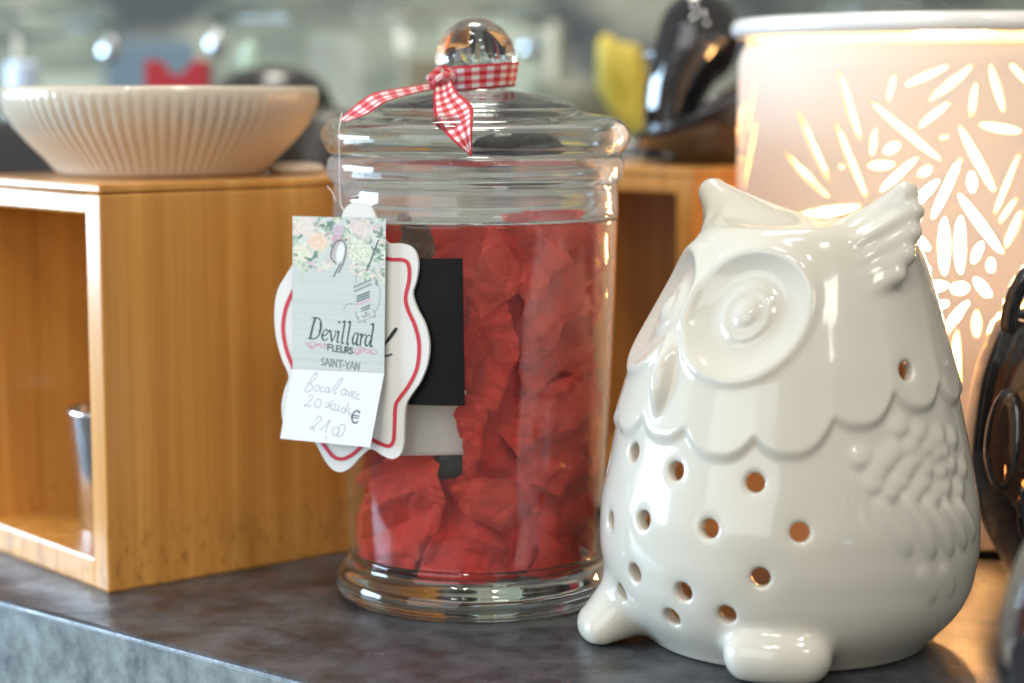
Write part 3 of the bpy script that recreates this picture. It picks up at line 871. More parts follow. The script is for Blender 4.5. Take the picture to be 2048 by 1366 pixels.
def card_print():                       # 186 x 306, top left of the card is (0, 0)
    I = new_print(186, 306, (.80, .83, .81))
    g = np.random.default_rng(3)
    H, W = I.shape[:2]
    rows = np.repeat(g.normal(0, .008, H // 6 + 1), 6)[:H]
    I += rows[:, None, None] + g.normal(0, .006, (H, W, 1))
    for y in (168, 226, 288): stroke(I, [(0, y), (90, y + 1), (186, y + 3)], 1.0, (.70, .73, .71), .6)
    # bouquet
    def edge(x): return 88 + 16 * math.sin(x / 26.0) + (34 if x > 120 else 0)
    for k in range(520):
        x = g.uniform(-4, 190); y = g.uniform(-4, edge(x) + 8)
        c = [(.90, .92, .84), (.87, .90, .82), (.93, .84, .78), (.93, .88, .82), (.84, .74, .78), (.62, .72, .62), (.47, .58, .50), (.80, .85, .72)][g.integers(8)]
        blob(I, x, y, g.uniform(2.5, 7.5), g.uniform(1.6, 4.5), g.uniform(0, 3.1), c, .75)
    for x, y, r, c in ((53, 50, 20, (.96, .84, .74)), (24, 22, 22, (.93, .89, .85)), (20, 74, 19, (.90, .91, .80)), (93, 26, 11, (.82, .72, .80)), (132, 66, 24, (.90, .93, .84)), (138, 22, 20, (.91, .86, .83)), (88, 44, 9, (.84, .70, .76))):
        blob(I, x, y, r, r * .92, 0, c, .85)
        for q in range(4):
            rr = r * (.85 - .2 * q)
            stroke(I, oval(x + g.normal(0, 1.2), y + g.normal(0, 1.2), rr, rr * .8, g.uniform(0, 360), g.uniform(380, 560) - 180), 1.6, np.array(c) * np.array([.94, .86, .82]), .7)
    for x, y, r in ((74, 14, 11), (14, 40, 6), (36, 82, 8), (46, 78, 9), (170, 30, 9), (168, 62, 8), (62, 20, 7), (108, 46, 5), (8, 78, 5), (176, 78, 7), (112, 9, 5)):
        for q in range(5): blob(I, x + g.normal(0, r * .5), y + g.normal(0, r * .4), r * g.uniform(.4, .8), r * .25, g.uniform(0, 3.1), (.40, .53, .46), .8)
    for k in range(60): blob(I, 130 + g.normal(0, 14), 66 + g.normal(0, 16), 1.5, .8, g.uniform(0, 3), (.45, .52, .44), .7)
    stroke(I, [(20, 92), (22, 108), (18, 134)], 5, (.76, .82, .70), .8)
    # white loop and the small printed tag
    blob(I, 96, 66, 16, 24, .25, (.70, .66, .68), .7)
    stroke(I, [(88, 92), (78, 78), (86, 52), (100, 46), (108, 60), (104, 88), (94, 110)], 3, (.40, .36, .36), .8)
    blob(I, 97, 70, 8, 20, .18, (.92, .94, .92), 1)
    stroke(I, [(98, 92), (90, 106), (84, 118)], 3.2, (.34, .36, .36), .8)
    stroke(I, [(172, 44), (164, 66), (156, 88), (150, 104)], 3.2, (.32, .36, .36), .9)
    stroke(I, oval(150, 122, 22, 20, 160, 395), 2, (.60, .64, .64), .8)
    stroke(I, [(164, 118), (176, 140), (174, 172), (166, 186)], 2.2, (.60, .63, .66), .8)
    for a, b in (((125, 138), (158, 122)), ((126, 146), (158, 131))): stroke(I, [a, b], 4.5, (.52, .58, .58), .8)
    for k in range(3): stroke(I, [(131, 156 + 5 * k), (155, 146 + 5 * k)], 3.2, (.34, .40, .40), .85)
    stroke(I, [(132, 172), (157, 161)], 5, (.84, .70, .76), .9)
    for k in range(2): stroke(I, [(140, 180 + 5 * k), (156, 173 + 5 * k)], 3, (.38, .43, .43), .85)
    stroke(I, [(128, 172), (112, 172), (104, 184)], 2.2, (.60, .66, .60), .8)
    for k in range(26): blob(I, 150 + g.normal(0, 9), 193 + g.normal(0, 4), 2.8, 1.6, g.uniform(0, 3), ((.58, .60, .58), (.84, .86, .82), (.80, .72, .72))[k % 3], .9)
    for a, b in (((128, 186), (134, 208)), ((134, 208), (168, 193)), ((168, 193), (162, 180))): stroke(I, [a, b], 1.6, (.50, .52, .50), .8)
    # DEVILLARD / FLEURS / SAINT-YAN
    ox, oy = 585, 432
    z = lambda x, y: (540 + x / 4.554 - ox, 600 + y / 4.554 - oy)
    D = (.17, .25, .26)
    def S(pts, w, c=D, a=.95, sm=True): stroke(I, [z(*p) for p in pts], w, c, a, sm)
    S([(418, 158), (392, 250), (372, 344)], 4.2); S([(388, 154), (415, 153)], 2, sm=False); S([(350, 342), (385, 345)], 2, sm=False)
    S([(412, 153), (452, 160), (474, 200), (470, 262), (448, 318), (415, 344), (376, 347)], 2.6)
    S([(468, 200), (470, 240), (458, 290)], 4.2)
    S([(488, 316), (520, 304), (536, 276), (526, 258), (506, 264), (488, 300), (484, 336), (496, 358), (518, 352), (532, 338)], 2.2); S([(486, 296), (483, 330), (492, 352)], 3.4)
    S([(546, 272), (558, 268), (566, 320), (572, 364)], 3.4); S([(572, 364), (598, 318), (608, 282), (602, 266)], 2.0)
    S([(622, 276), (636, 272), (626, 330), (622, 366), (634, 366)], 3.2); blob(I, *z(640, 186), 2.3, 2.3, 0, D, .9)
    S([(676, 184), (692, 180), (676, 280), (664, 372), (678, 374)], 3.2); S([(724, 186), (742, 181), (726, 280), (712, 380), (726, 381)], 3.2)
    S([(812, 284), (790, 280), (768, 318), (762, 362), (774, 384), (794, 360), (808, 312)], 2.2); S([(814, 284), (804, 340), (800, 386), (814, 386)], 3.2); S([(768, 316), (762, 356), (770, 380)], 3.4)
    S([(832, 292), (846, 288), (838, 340), (832, 390)], 3.2); S([(840, 330), (860, 296), (880, 290), (884, 304)], 2.2)
    S([(930, 302), (906, 294), (884, 330), (878, 374), (890, 394), (912, 372), (928, 330)], 2.2); S([(934, 196), (952, 196), (938, 300), (926, 390), (940, 390)], 3.4); S([(884, 328), (878, 368), (888, 392)], 3.4)
    P_ = (.80, .52, .62)
    for k in range(34):
        x = g.uniform(330, 525); y = 405 + 18 * math.sin(x / 28.0) + g.normal(0, 9)
        blob(I, *z(x, y), g.uniform(1.2, 3.4), 1.1, g.uniform(0, 3), P_, .55)
    for k in range(34):
        x = g.uniform(775, 985); y = 440 + 14 * math.sin(x / 24.0) + g.normal(0, 9)
        blob(I, *z(x, y), g.uniform(1.2, 3.4), 1.1, g.uniform(0, 3), P_, .55)
    S([(330, 410), (380, 378), (440, 392), (500, 430), (525, 420)], 1.6, P_, .8); S([(780, 440), (830, 408), (880, 430), (800, 470), (780, 440)], 1.6, P_, .8); S([(880, 430), (940, 425), (980, 436), (975, 465)], 1.6, P_, .8)
    G = (.30, .34, .34)
    def T(pts, w=2.8, c=G): S(pts, w, c, .95, False)
    T([(570, 396), (536, 392), (536, 446)]); T([(538, 418), (564, 420)])
    T([(582, 398), (580, 450), (612, 453)])
    T([(652, 404), (618, 400), (616, 454), (650, 458)]); T([(618, 428), (644, 430)])
    T([(660, 404), (658, 440), (666, 460), (684, 460), (692, 440), (694, 408)])
    T([(702, 464), (704, 410), (726, 412), (730, 428), (722, 438), (706, 436)]); T([(716, 438), (730, 466)])
    T([(764, 422), (750, 414), (740, 424), (744, 436), (760, 446), (762, 460), (750, 470), (736, 462)])
    G2 = (.46, .49, .49)
    def Y(pts, w=2.4): S(pts, w, G2, .95, False)
    Y([(506, 528), (490, 518), (478, 532), (482, 548), (500, 556), (504, 572), (490, 586), (472, 578)])
    Y([(512, 588), (534, 520), (552, 592)]); Y([(520, 566), (546, 568)], 1.6)
    Y([(568, 524), (566, 594)], 3)
    Y([(584, 596), (588, 526), (616, 598), (620, 530)])
    Y([(630, 532), (676, 536)]); Y([(654, 534), (650, 602)], 3)
    Y([(676, 578), (694, 580)])
    Y([(698, 540), (716, 572), (736, 544)]); Y([(716, 572), (714, 608)], 3)
    Y([(738, 610), (762, 542), (784, 614)]); Y([(746, 588), (776, 592)], 1.6)
    Y([(790, 614), (796, 546), (822, 616), (828, 550)])
    return I
def flap_print():                       # 212 x 164, its top left is (560, 734) on the photograph
    I = new_print(212, 164, (.885, .895, .90))
    g = np.random.default_rng(4); I += g.normal(0, .004, I.shape[:2] + (1,))
    z = lambda x, y: (540 + x / 4.554 - 560, 600 + y / 4.554 - 734)
    Pn = (.60, .63, .65)
    def S(pts, w=2.0, c=Pn, a=.9): stroke(I, [z(*p) for p in pts], w, c, a)
    S([(358, 632), (330, 670), (300, 740), (272, 815), (280, 845), (318, 838), (346, 806), (330, 770), (300, 762)]); S([(330, 672), (358, 648), (366, 670), (340, 720), (302, 762)])
    S(oval(392, 802, 26, 32)); S([(462, 778), (440, 786), (432, 812), (446, 836), (474, 828)])
    S(oval(500, 812, 18, 26)); S([(522, 786), (518, 820), (530, 842)])
    S([(536, 838), (572, 780), (612, 706), (634, 686), (640, 704), (604, 780), (578, 832), (590, 848), (604, 838)])
    S(oval(676, 824, 24, 30)); S([(702, 798), (700, 836), (712, 856)]); S([(722, 812), (736, 866), (760, 812)])
    S([(766, 852), (790, 840), (796, 816), (780, 812), (766, 840), (772, 876), (800, 876)]); S([(846, 838), (826, 838), (814, 864), (826, 890), (856, 888)])
    S([(316, 904), (338, 874), (360, 886), (350, 926), (312, 980), (288, 998), (304, 980), (340, 994), (370, 990)]); S(oval(428, 956, 32, 46))
    S([(514, 942), (540, 946), (560, 966), (536, 990), (508, 986)]); S([(578, 920), (552, 960), (530, 990)])
    S([(606, 950), (584, 962), (572, 988), (584, 1012), (606, 1004)]); S([(622, 958), (612, 1000), (630, 1018), (652, 996), (660, 960), (652, 1004), (664, 1024)])
    S(oval(706, 1010, 22, 26)); S([(750, 930), (738, 990), (734, 1034)]); S([(780, 982), (756, 1000), (768, 1024), (788, 1036), (770, 1056)])
    Dk = (.22, .28, .30)
    S(oval(852, 1066, 40, 62, 318, 50), 3.6, Dk); S([(802, 1050), (884, 1056)], 2.6, Dk); S([(800, 1072), (878, 1078)], 2.6, Dk)
    S([(436, 1136), (452, 1096), (480, 1090), (494, 1118), (466, 1160), (412, 1222), (394, 1216), (406, 1198), (430, 1210), (436, 1246)]); S([(508, 1222), (548, 1180), (588, 1116), (574, 1180), (562, 1246)])
    S([(584, 1290), (576, 1312)]); S(oval(668, 1228, 36, 44)); S([(690, 1200), (720, 1152), (752, 1166), (760, 1214), (736, 1268), (700, 1274), (684, 1240)])
    return I

def print_panel(name, corners, img, thick, parent, origin, back):
    """corners = world points tl, tr, br, bl; img is laid over the front as a printed colour layer"""
    tl, tr, br, bl = [np.array(c) for c in corners]
    H, W = img.shape[:2]
    u = (np.arange(W) / (W - 1))[None, :, None]; v = (np.arange(H) / (H - 1))[:, None, None]
    P = (tl * (1 - u) + tr * u) * (1 - v) + (bl * (1 - u) + br * u) * v
    P = P.reshape(-1, 3) - origin
    nrm = np.cross(bl - tl, tr - tl); nrm /= np.linalg.norm(nrm)
    idx = np.arange(H * W).reshape(H, W)
    q = np.stack([idx[:-1, :-1], idx[1:, :-1], idx[1:, 1:], idx[:-1, 1:]], -1).reshape(-1, 4)
    bk = np.array([tl, tr, br, bl]) - origin - nrm * thick
    b0 = len(P); V = np.vstack([P, bk])
    c = [0, W - 1, H * W - 1, (H - 1) * W]
    sides = [(b0, b0 + 1, b0 + 2, b0 + 3)]
    me = bpy.data.meshes.new(name)
    rim = [list(idx[0, ::-1]), list(idx[::-1, -1]), list(idx[-1, :]), list(idx[:, 0])]
    ends = [(b0, b0 + 1), (b0 + 1, b0 + 2), (b0 + 2, b0 + 3), (b0 + 3, b0)]
    nf = len(q) + 5
    loops = list(q.ravel()); starts = list(range(0, len(q) * 4, 4)); pos = len(loops)
    for f in sides: starts.append(pos); loops += list(f); pos += len(f)
    for r, (a, b) in zip(rim, ends):
        f = r + [a, b]; starts.append(pos); loops += f; pos += len(f)
    me.vertices.add(len(V)); me.vertices.foreach_set("co", V.astype(np.float32).ravel())
    me.loops.add(len(loops)); me.loops.foreach_set("vertex_index", np.array(loops, np.int32))
    me.polygons.add(nf); me.polygons.foreach_set("loop_start", np.array(starts, np.int32))
    me.update(calc_edges=True); me.validate()
    ca = me.color_attributes.new("print", 'FLOAT_COLOR', 'POINT')
    cl = np.ones((len(V), 4), np.float32); cl[:b0, :3] = lin(np.clip(img.reshape(-1, 3), 0, 1)); cl[b0:, :3] = back
    ca.data.foreach_set("color", cl.ravel())
    me.materials.append(M_PRINT)
    o = bpy.data.objects.new(name, me); COL.objects.link(o); o.parent = parent
    return o

CP = TP + TN * .0024
def cp(x, y): return on_plane(x, y, CP, TN)
co = np.array(cp(676, 737))
card = thing("price_card", "small flower shop price card with roses, clipped over the scalloped tag", "price card", co)
print_panel("card_front", [cp(585, 432), cp(771, 437), cp(768, 745), cp(585, 737)], card_print(), .0003, card, co, (.7, .7, .68))
FN = TN.copy(); FN[2] = .22; FN /= np.linalg.norm(FN)
def fp(x, y): return on_plane(x, y, CP + np.array([0, 0, 0]) + TN * .0, TN) - TN * 0
def flapc(x, y, out): return on_plane(x, y, CP + TN * out, TN)
print_panel("price_flap", [flapc(584.5, 737.6, .0001), flapc(768, 745.6, .0001), flapc(740, 895, .0045), flapc(560, 877, .0045)], flap_print(), .0003, card, co, (.75, .75, .74))

# ------------------------------------------------------------------ ceramic owl (signed distance field, then a surface net)
def smin(a, b, k):
    h = np.clip(.5 + .5 * (b - a) / k, 0, 1)
    return b + (a - b) * h - k * h * (1 - h)
def smax(a, b, k): return -smin(-a, -b, k)
def sstep(x, a, b):
    t = np.clip((x - a) / (b - a), 0, 1); return t * t * (3 - 2 * t)
def capsule(p, a, b, ra, rb):
    a, b = np.array(a), np.array(b); ab = b - a
    t = np.clip(((p[0] - a[0]) * ab[0] + (p[1] - a[1]) * ab[1] + (p[2] - a[2]) * ab[2]) / (ab @ ab), 0, 1)
    return np.sqrt((p[0] - a[0] - t * ab[0]) ** 2 + (p[1] - a[1] - t * ab[1]) ** 2 + (p[2] - a[2] - t * ab[2]) ** 2) - (ra + (rb - ra) * t)
def polar(t, r, z): return np.array([r * math.sin(R_(t)), -r * math.cos(R_(t)), z])

def surface_net(F, org, h):
    n0, n1, n2 = F.shape
    neg = F < 0
    cs = np.zeros((n0 - 1, n1 - 1, n2 - 1), np.uint8)
    for i in (0, 1):
        for j in (0, 1):
            for k in (0, 1):
                cs += neg[i:n0 - 1 + i, j:n1 - 1 + j, k:n2 - 1 + k]
    act = np.argwhere((cs > 0) & (cs < 8))
    idm = np.full(cs.shape, -1, np.int32); idm[tuple(act.T)] = np.arange(len(act))
    val = {}
    for c in [(i, j, k) for i in (0, 1) for j in (0, 1) for k in (0, 1)]:
        val[c] = F[act[:, 0] + c[0], act[:, 1] + c[1], act[:, 2] + c[2]]
    S = np.zeros((len(act), 3)); C_ = np.zeros(len(act))
    for c in val:
        for ax in range(3):
            if c[ax]: continue
            d = list(c); d[ax] = 1; d = tuple(d)
            a, b = val[c], val[d]
            m = (a < 0) != (b < 0)
            t = np.where(m, a / np.where(a - b == 0, 1, a - b), 0)
            p = np.tile(np.array(c, float), (len(act), 1)); p[:, ax] += t
            S += p * m[:, None]; C_ += m
    V = (act + S / C_[:, None]) * h + org
    Q = []
    for ax in range(3):
        u, v = [(1, 2), (2, 0), (0, 1)][ax]
        sl_a = [slice(None)] * 3; sl_b = [slice(None)] * 3
        sl_a[ax] = slice(0, -1); sl_b[ax] = slice(1, None)
        a, b = neg[tuple(sl_a)], neg[tuple(sl_b)]
        e = np.argwhere(a != b)
        ok = (e[:, u] > 0) & (e[:, v] > 0) & (e[:, u] < F.shape[u] - 1) & (e[:, v] < F.shape[v] - 1)
        e = e[ok]; s = a[tuple(e.T)]
        def cell(du, dv):
            q = e.copy(); q[:, u] -= du; q[:, v] -= dv
            return idm[tuple(q.T)]
        q = np.stack([cell(1, 1), cell(0, 1), cell(0, 0), cell(1, 0)], 1)
        q[~s] = q[~s][:, ::-1]
        Q.append(q)
    return V, np.vstack(Q)

def tri_sample(F, org, h, P):
    q = (P - org) / h
    i = np.clip(np.floor(q).astype(int), 0, np.array(F.shape) - 2); f = q - i
    out = 0
    for a in (0, 1):
        for b in (0, 1):
            for c in (0, 1):
                w = (f[:, 0] if a else 1 - f[:, 0]) * (f[:, 1] if b else 1 - f[:, 1]) * (f[:, 2] if c else 1 - f[:, 2])
                out = out + w * F[i[:, 0] + a, i[:, 1] + b, i[:, 2] + c]
    return out
def grad(F, org, h, P, e):
    G = np.zeros_like(P)
    for ax in range(3):
        d = np.zeros(3); d[ax] = e
        G[:, ax] = (tri_sample(F, org, h, P + d) - tri_sample(F, org, h, P - d)) / (2 * e)
    return G

OZ = np.array([-.001, .0012, .0037, .0121, .0205, .0323, .0458, .0626, .0792, .0958, .1123, .1250, .1330, .1400, .160])
OR = np.array([.0450, .0470, .0495, .0575, .0611, .0630, .0627, .0594, .0558, .0518, .0458, .0403, .0362, .0310, .018])
EYES = ((22.5, .1118), (-31.0, .1105))
LOBES = [(-112, .083), (-90, .0825), (-67, .0790), (-44, .0715), (-22, .0718), (0, .0727), (22, .0694), (44, .0710), (66.5, .0794), (91, .0831), (114, .083), (137, .083), (160, .083), (183, .083), (206, .083), (228, .083)]
SMALL = [(84.5, .0728), (92.5, .0722), (99.8, .0700), (81.5, .0662), (89.5, .0654), (74.5, .0692), (96.5, .0640), (84, .0592), (92, .0572), (75, .0600), (70, .0628), (80.8, .0788), (89, .0766), (98.6, .0741), (77.8, .0716), (86, .0690), (95.5, .0695), (103, .0653), (71, .0660), (79.2, .0630), (88, .0616), (97.5, .0590), (66, .0705), (107.5, .0725), (112, .063), (106, .0570)]
LONG = [((71, .0575), (80, .0400), .8), ((79.8, .0580), (89.5, .0385), 1.3), ((87, .0560), (98, .0379), 1.35), ((95, .0545), (106, .0385), 1.35), ((103, .053), (114, .040), 1.2), ((84, .0345), (92, .024), .6), ((93, .034), (101, .024), .6)]
HOLES = [(-14.3, .0660), (7.3, .0633), (34.1, .0623), (-23, .0421), (-3.1, .0465), (21.2, .0475), (47.5, .0481), (-7.2, .0285), (12.7, .0262), (36.7, .0338), (-18.5, .0192), (6.5, .0163), (26.4, .0205), (87.1, .0946), (-40, .058), (-62, .05), (-48, .034), (-80, .06)]
FEET = ((-33, .0690, .0060, .053, .0125, .0098, .0066, .0060), (41.5, .0640, .0088, .044, .0135, .0086, .0082, .0050))
EARS = (99, -92)

def owl_field(h=.00062):
    lo, hi = np.array([-.074, -.078, -.003]), np.array([.074, .074, .158])
    n = np.ceil((hi - lo) / h).astype(int)
    X, Y, Z = [lo[i] + h * np.arange(n[i], dtype=np.float32) for i in range(3)]
    X, Y, Z = X[:, None, None].astype(np.float32), Y[None, :, None].astype(np.float32), Z[None, None, :].astype(np.float32)
    sh = .0045 * sstep(Z, .09, .14)
    Xc, Yc = X - sh * .75, Y - sh * .66
    r = np.sqrt(Xc ** 2 + Yc ** 2)
    Rz = np.interp(Z, OZ, OR).astype(np.float32)
    # smooth the piecewise profile a little
    k = np.ones(13) / 13
    Rz = np.convolve(np.pad(Rz.ravel(), 6, mode='edge'), k, 'valid').reshape(1, 1, -1)
    dR = np.gradient(Rz.ravel(), h).reshape(1, 1, -1)
    F = ((r - Rz) / np.sqrt(1 + dR ** 2)).astype(np.float32)
    band = np.abs(F) < .009
    ii = np.argwhere(band)
    x, y, z = (X.ravel()[ii[:, 0]], Y.ravel()[ii[:, 1]], Z.ravel()[ii[:, 2]])
    shp = .0045 * sstep(z, .09, .14)
    xc, yc = x - shp * .75, y - shp * .66
    th = np.degrees(np.arctan2(xc, -yc))
    rr = np.interp(z, OZ, OR)
    disp = np.zeros(len(z))
    def du(t0): return R_(1) * ((th - t0 + 180) % 360 - 180) * rr
    # scalloped bib
    edge = np.full(len(z), .2)
    for tc_, zb in LOBES:
        d = (th - tc_ + 180) % 360 - 180
        edge = np.minimum(edge, zb + .0075 * (np.abs(d) / 12.0) ** 2.6)
    e = z - edge
    disp += .0017 * sstep(e, -.0024, .0014) * np.exp(-np.maximum(e, 0) / .016) - .0006
    # wings, both sides
    wing = np.zeros(len(z))
    for s in (1, -1):
        for t0, z0 in SMALL:
            d2 = (du(s * t0) ** 2 + ((z - z0) * 1.05) ** 2) / .0043 ** 2
            wing = np.maximum(wing, .0012 * np.clip(1 - d2, 0, 1) ** .8 * (.75 + .5 * np.clip((z0 - z) / .004, -1, 1)))
        for (t0, z0), (t1, z1), a in LONG:
            m = du(s * (t0 + t1) / 2)
            ax = (R_(s * (t0 - t1)) / 2 * .062, (z0 - z1) / 2)
            L2 = ax[0] ** 2 + ax[1] ** 2; L_ = math.sqrt(L2)
            zz = z - (z0 + z1) / 2
            p = (m * ax[0] + zz * ax[1]) / L_; q = (m * ax[1] - zz * ax[0]) / L_
            d2 = (p / (L_ * 1.12)) ** 4 + (q / .0031) ** 2
            wing = np.maximum(wing, a * .00125 * np.clip(1 - d2, 0, 1) ** .8)
    disp += wing
    # eyes: a raised ring, a dish, an iris step and a pupil dome
    for t0, z0 in EYES:
        slope = 1.08
        rho = np.sqrt(du(t0) ** 2 + ((z - z0) * slope) ** 2)
        a = .0012 * np.exp(-((rho - .0212) / .0020) ** 2)
        a -= .0034 * sstep(.0208 - rho, 0, .0090)
        a += .0011 * sstep(.0100 - rho, 0, .0022)
        a -= .0005 * sstep(.0080 - rho, 0, .0022)
        a += .0016 * np.clip(1 - (rho / .0050) ** 2, 0, 1)
        disp += a
    # beak
    zb = (z - .0915) / .0135; wb = .0050 * np.clip(1 - .35 * np.clip(-zb, 0, 1) ** 2, .3, 1)
    d2 = ((du(-4) + .10 * (z - .0915)) / wb) ** 2 + zb ** 2
    disp += .0046 * np.clip(1 - d2, 0, 1) ** 1.1
    # thumbed-in edge round every hole
    for t0, z0 in HOLES:
        d = np.sqrt(du(t0) ** 2 + (z - z0) ** 2)
        disp -= .0006 * np.exp(-((d) / .0045) ** 2)
    F[band] -= (disp * sstep(np.abs(F[band]), .009, .006)).astype(np.float32)
    # crown: hollowed between the ears
    ang = np.arctan2(Xc, -Yc)
    top = Z - (.1384 - .0022 * np.clip(1 - (r / .030) ** 2, 0, 1) + .0006 * np.cos(2 * (ang - R_(90))) * np.clip(r / .03, 0, 1))
    F = smax(F, top.astype(np.float32), .0050)
    p = (X, Y, Z)
    part = {}
    for t in EARS:
        s = 1 if t > 0 else -1
        ear = capsule(p, polar(t, .0215, .1270) + np.array([.003, .003, 0]), polar(t, .0372 if s > 0 else .0455, .1480 if s > 0 else .1455) + np.array([.003, .003, 0]), .0125 if s > 0 else .0165, .0042 if s > 0 else .0052)
        F = smin(F, ear.astype(np.float32), .0100)
        for dt, zo, ro, ra in ((-1, .1428, .0408, .0034), (-4, .1362, .0414, .0036), (-8, .1296, .0416, .0036), (-13, .1236, .0418, .0030)):
            q = capsule(p, polar(t + s * dt - s * 27, .0372 + (.1296 - zo) * .22, zo - .0095) + np.array([.003, .003, 0]), polar(t + s * dt, ro, zo) + np.array([.003, .003, 0]), .0016, ra)
            F = smin(F, q.astype(np.float32), .0026)
    for t, rt, ra, r0, zf, ra0, spr, kf in FEET:
        foot = None
        for k, sp in enumerate((-spr, 0, spr)):
            side = np.array([math.cos(R_(t)), math.sin(R_(t)), 0]) * sp
            c = capsule(p, polar(t, r0, zf) + side * .7, polar(t, rt - ra + (.0012 if sp == 0 else 0), ra - .0008) + side, ra0, ra - .0004)
            foot = c if foot is None else smin(foot, c, kf)
        F = smin(F, foot.astype(np.float32), .0040)
    for ax in range(3):                 # soften, as a thick glaze does
        for _ in range(2):
            a, b = [slice(None)] * 3, [slice(None)] * 3
            c = [slice(None)] * 3
            a[ax], b[ax], c[ax] = slice(0, -2), slice(2, None), slice(1, -1)
            G_ = F[tuple(c)] * .5 + (F[tuple(a)] + F[tuple(b)]) * .25
            F[tuple(c)] = G_
    F = smax(F, (-Z + 0 * F), .0016)
    # hollow inside, holes, and the arched opening at the back for a tea light
    inner = smax(F + .0046, (Z - .118).astype(np.float32), .004)
    F = smax(F, -inner, .0008)
    for t0, z0 in HOLES:
        R0 = np.interp(z0, OZ, OR); dr = (np.interp(z0 + .002, OZ, OR) - np.interp(z0 - .002, OZ, OR)) / .004
        nv = np.array([math.sin(R_(t0)), -math.cos(R_(t0)), -dr * .6]); nv /= np.linalg.norm(nv)
        c = polar(t0, R0, z0)
        i0 = np.maximum(((c - .014 - lo) / h).astype(int), 0); i1 = ((c + .014 - lo) / h).astype(int)
        sl = tuple(slice(a, b) for a, b in zip(i0, i1))
        dx, dy, dz = X[sl[0]] - c[0], Y[:, sl[1]] - c[1], Z[:, :, sl[2]] - c[2]
        s = dx * nv[0] + dy * nv[1] + dz * nv[2]
        da = np.sqrt(np.maximum(dx ** 2 + dy ** 2 + dz ** 2 - s * s, 0)) - .0030
        F[sl] = smax(F[sl], -np.maximum(da, np.abs(s) - .011).astype(np.float32), .0011)
    op = np.sqrt((X / .030) ** 2 + ((Z - .020) / .062) ** 2) - 1
    op = np.maximum(op * .022, -(Y - .02))
    op = np.maximum(op, .006 - Z)
    F = smax(F, -(op + 0 * F).astype(np.float32), .0015)
    return F, lo, h

def owl():
    F, lo, h = owl_field()
    V, Q = surface_net(F, lo, h)
    for _ in range(2):
        d = tri_sample(F, lo, h, V); G = grad(F, lo, h, V, h * .8)
        g2 = (G ** 2).sum(1)
        step = np.clip(d / np.maximum(g2, .2), -h * .5, h * .5)
        V = V - G * step[:, None] * .7
    Nn = grad(F, lo, h, V, h * 1.6); Nn /= np.linalg.norm(Nn, axis=1)[:, None] + 1e-9
    # which part of the owl each face belongs to
    C = V[Q].mean(1)
    sh = .0045 * sstep(C[:, 2], .09, .14)
    xc, yc = C[:, 0] - sh * .75, C[:, 1] - sh * .66
    th = np.degrees(np.arctan2(xc, -yc)); rad = np.hypot(xc, yc); zz = C[:, 2]
    rr = np.interp(zz, OZ, OR)
    outer = rad > rr - .0035
    lab = np.zeros(len(Q), int)
    names = ["owl_body", "eye", "eye", "beak", "wing", "wing", "foot", "foot", "ear", "ear"]
    for k, (t0, z0) in enumerate(EYES):
        rho = np.sqrt((R_(1) * (th - t0) * rr) ** 2 + ((zz - z0) * 1.08) ** 2)
        lab[outer & (rho < .0225)] = 1 + k
    d2 = (R_(1) * (th + 4) * rr / .0050) ** 2 + ((zz - .0915) / .0122) ** 2
    lab[outer & (d2 < 1) & (lab == 0)] = 3
    for k, s in enumerate((1, -1)):
        t = th * s
        lab[outer & (t > 62) & (t < 122) & (zz > .022) & (zz < .081) & (lab == 0) & (zz < .0815 - .0006 * np.maximum(0, 78 - t))] = 4 + k
    for k, (t, rt, ra, r0, zf, ra0, spr, kf) in enumerate(FEET):
        d = (th - t + 180) % 360 - 180
        lab[(zz < .0225) & (rad > rr + .0004 + (zz > .018) * .0015) & (np.abs(d) < 22)] = 6 + k
    for k, t in enumerate(EARS):
        d = (th - t + 180) % 360 - 180
        lab[((zz > .1405) & (np.abs(d) < 80) & (rad > .012)) | ((rad > rr + .0022) & (zz > .116) & (np.abs(d) < 40))] = 8 + k
    root = thing("owl_burner", "white glazed ceramic owl burner with round eyes and small pierced holes", "owl figurine", (.0915, .662, 0), R_(-52))
    for k, nm in enumerate(names):
        sel = Q[lab == k]
        if not len(sel): continue
        used, inv = np.unique(sel, return_inverse=True)
        f = inv.reshape(-1, 4)
        me = bpy.data.meshes.new(nm)
        me.vertices.add(len(used)); me.vertices.foreach_set("co", V[used].astype(np.float32).ravel())
        me.loops.add(f.size); me.loops.foreach_set("vertex_index", f.astype(np.int32).ravel())
        me.polygons.add(len(f)); me.polygons.foreach_set("loop_start", np.arange(0, f.size, 4, dtype=np.int32))
        me.update(calc_edges=True); me.validate()
        me.polygons.foreach_set("use_smooth", [True] * len(me.polygons))
        me.normals_split_custom_set_from_vertices([tuple(v) for v in Nn[used]])
        me.materials.append(M_OWL)
        o = bpy.data.objects.new(nm, me); COL.objects.link(o); o.parent = root
owl()

# tea light burning inside the owl
tl = thing("tea_light", "small tea light glowing inside the pierced white owl", "tea light", (.108, .676, .0056))
lathe("tin", [(0, 0), (17.5, 0), (19, 1), (19, 14), (18.6, 14), (18.4, 12), (0, 12)], M_TIN, tl, 40)
fm, N_, L_, P_ = mat_new("flame"); P_.inputs["Emission Color"].default_value = (1.0, .30, .06, 1); P_.inputs["Emission Strength"].default_value = 26
lathe("flame", [(0, 13), (3, 14), (4, 16.5), (3, 20), (1.4, 23), (0, 25)], fm, tl, 20, 3)

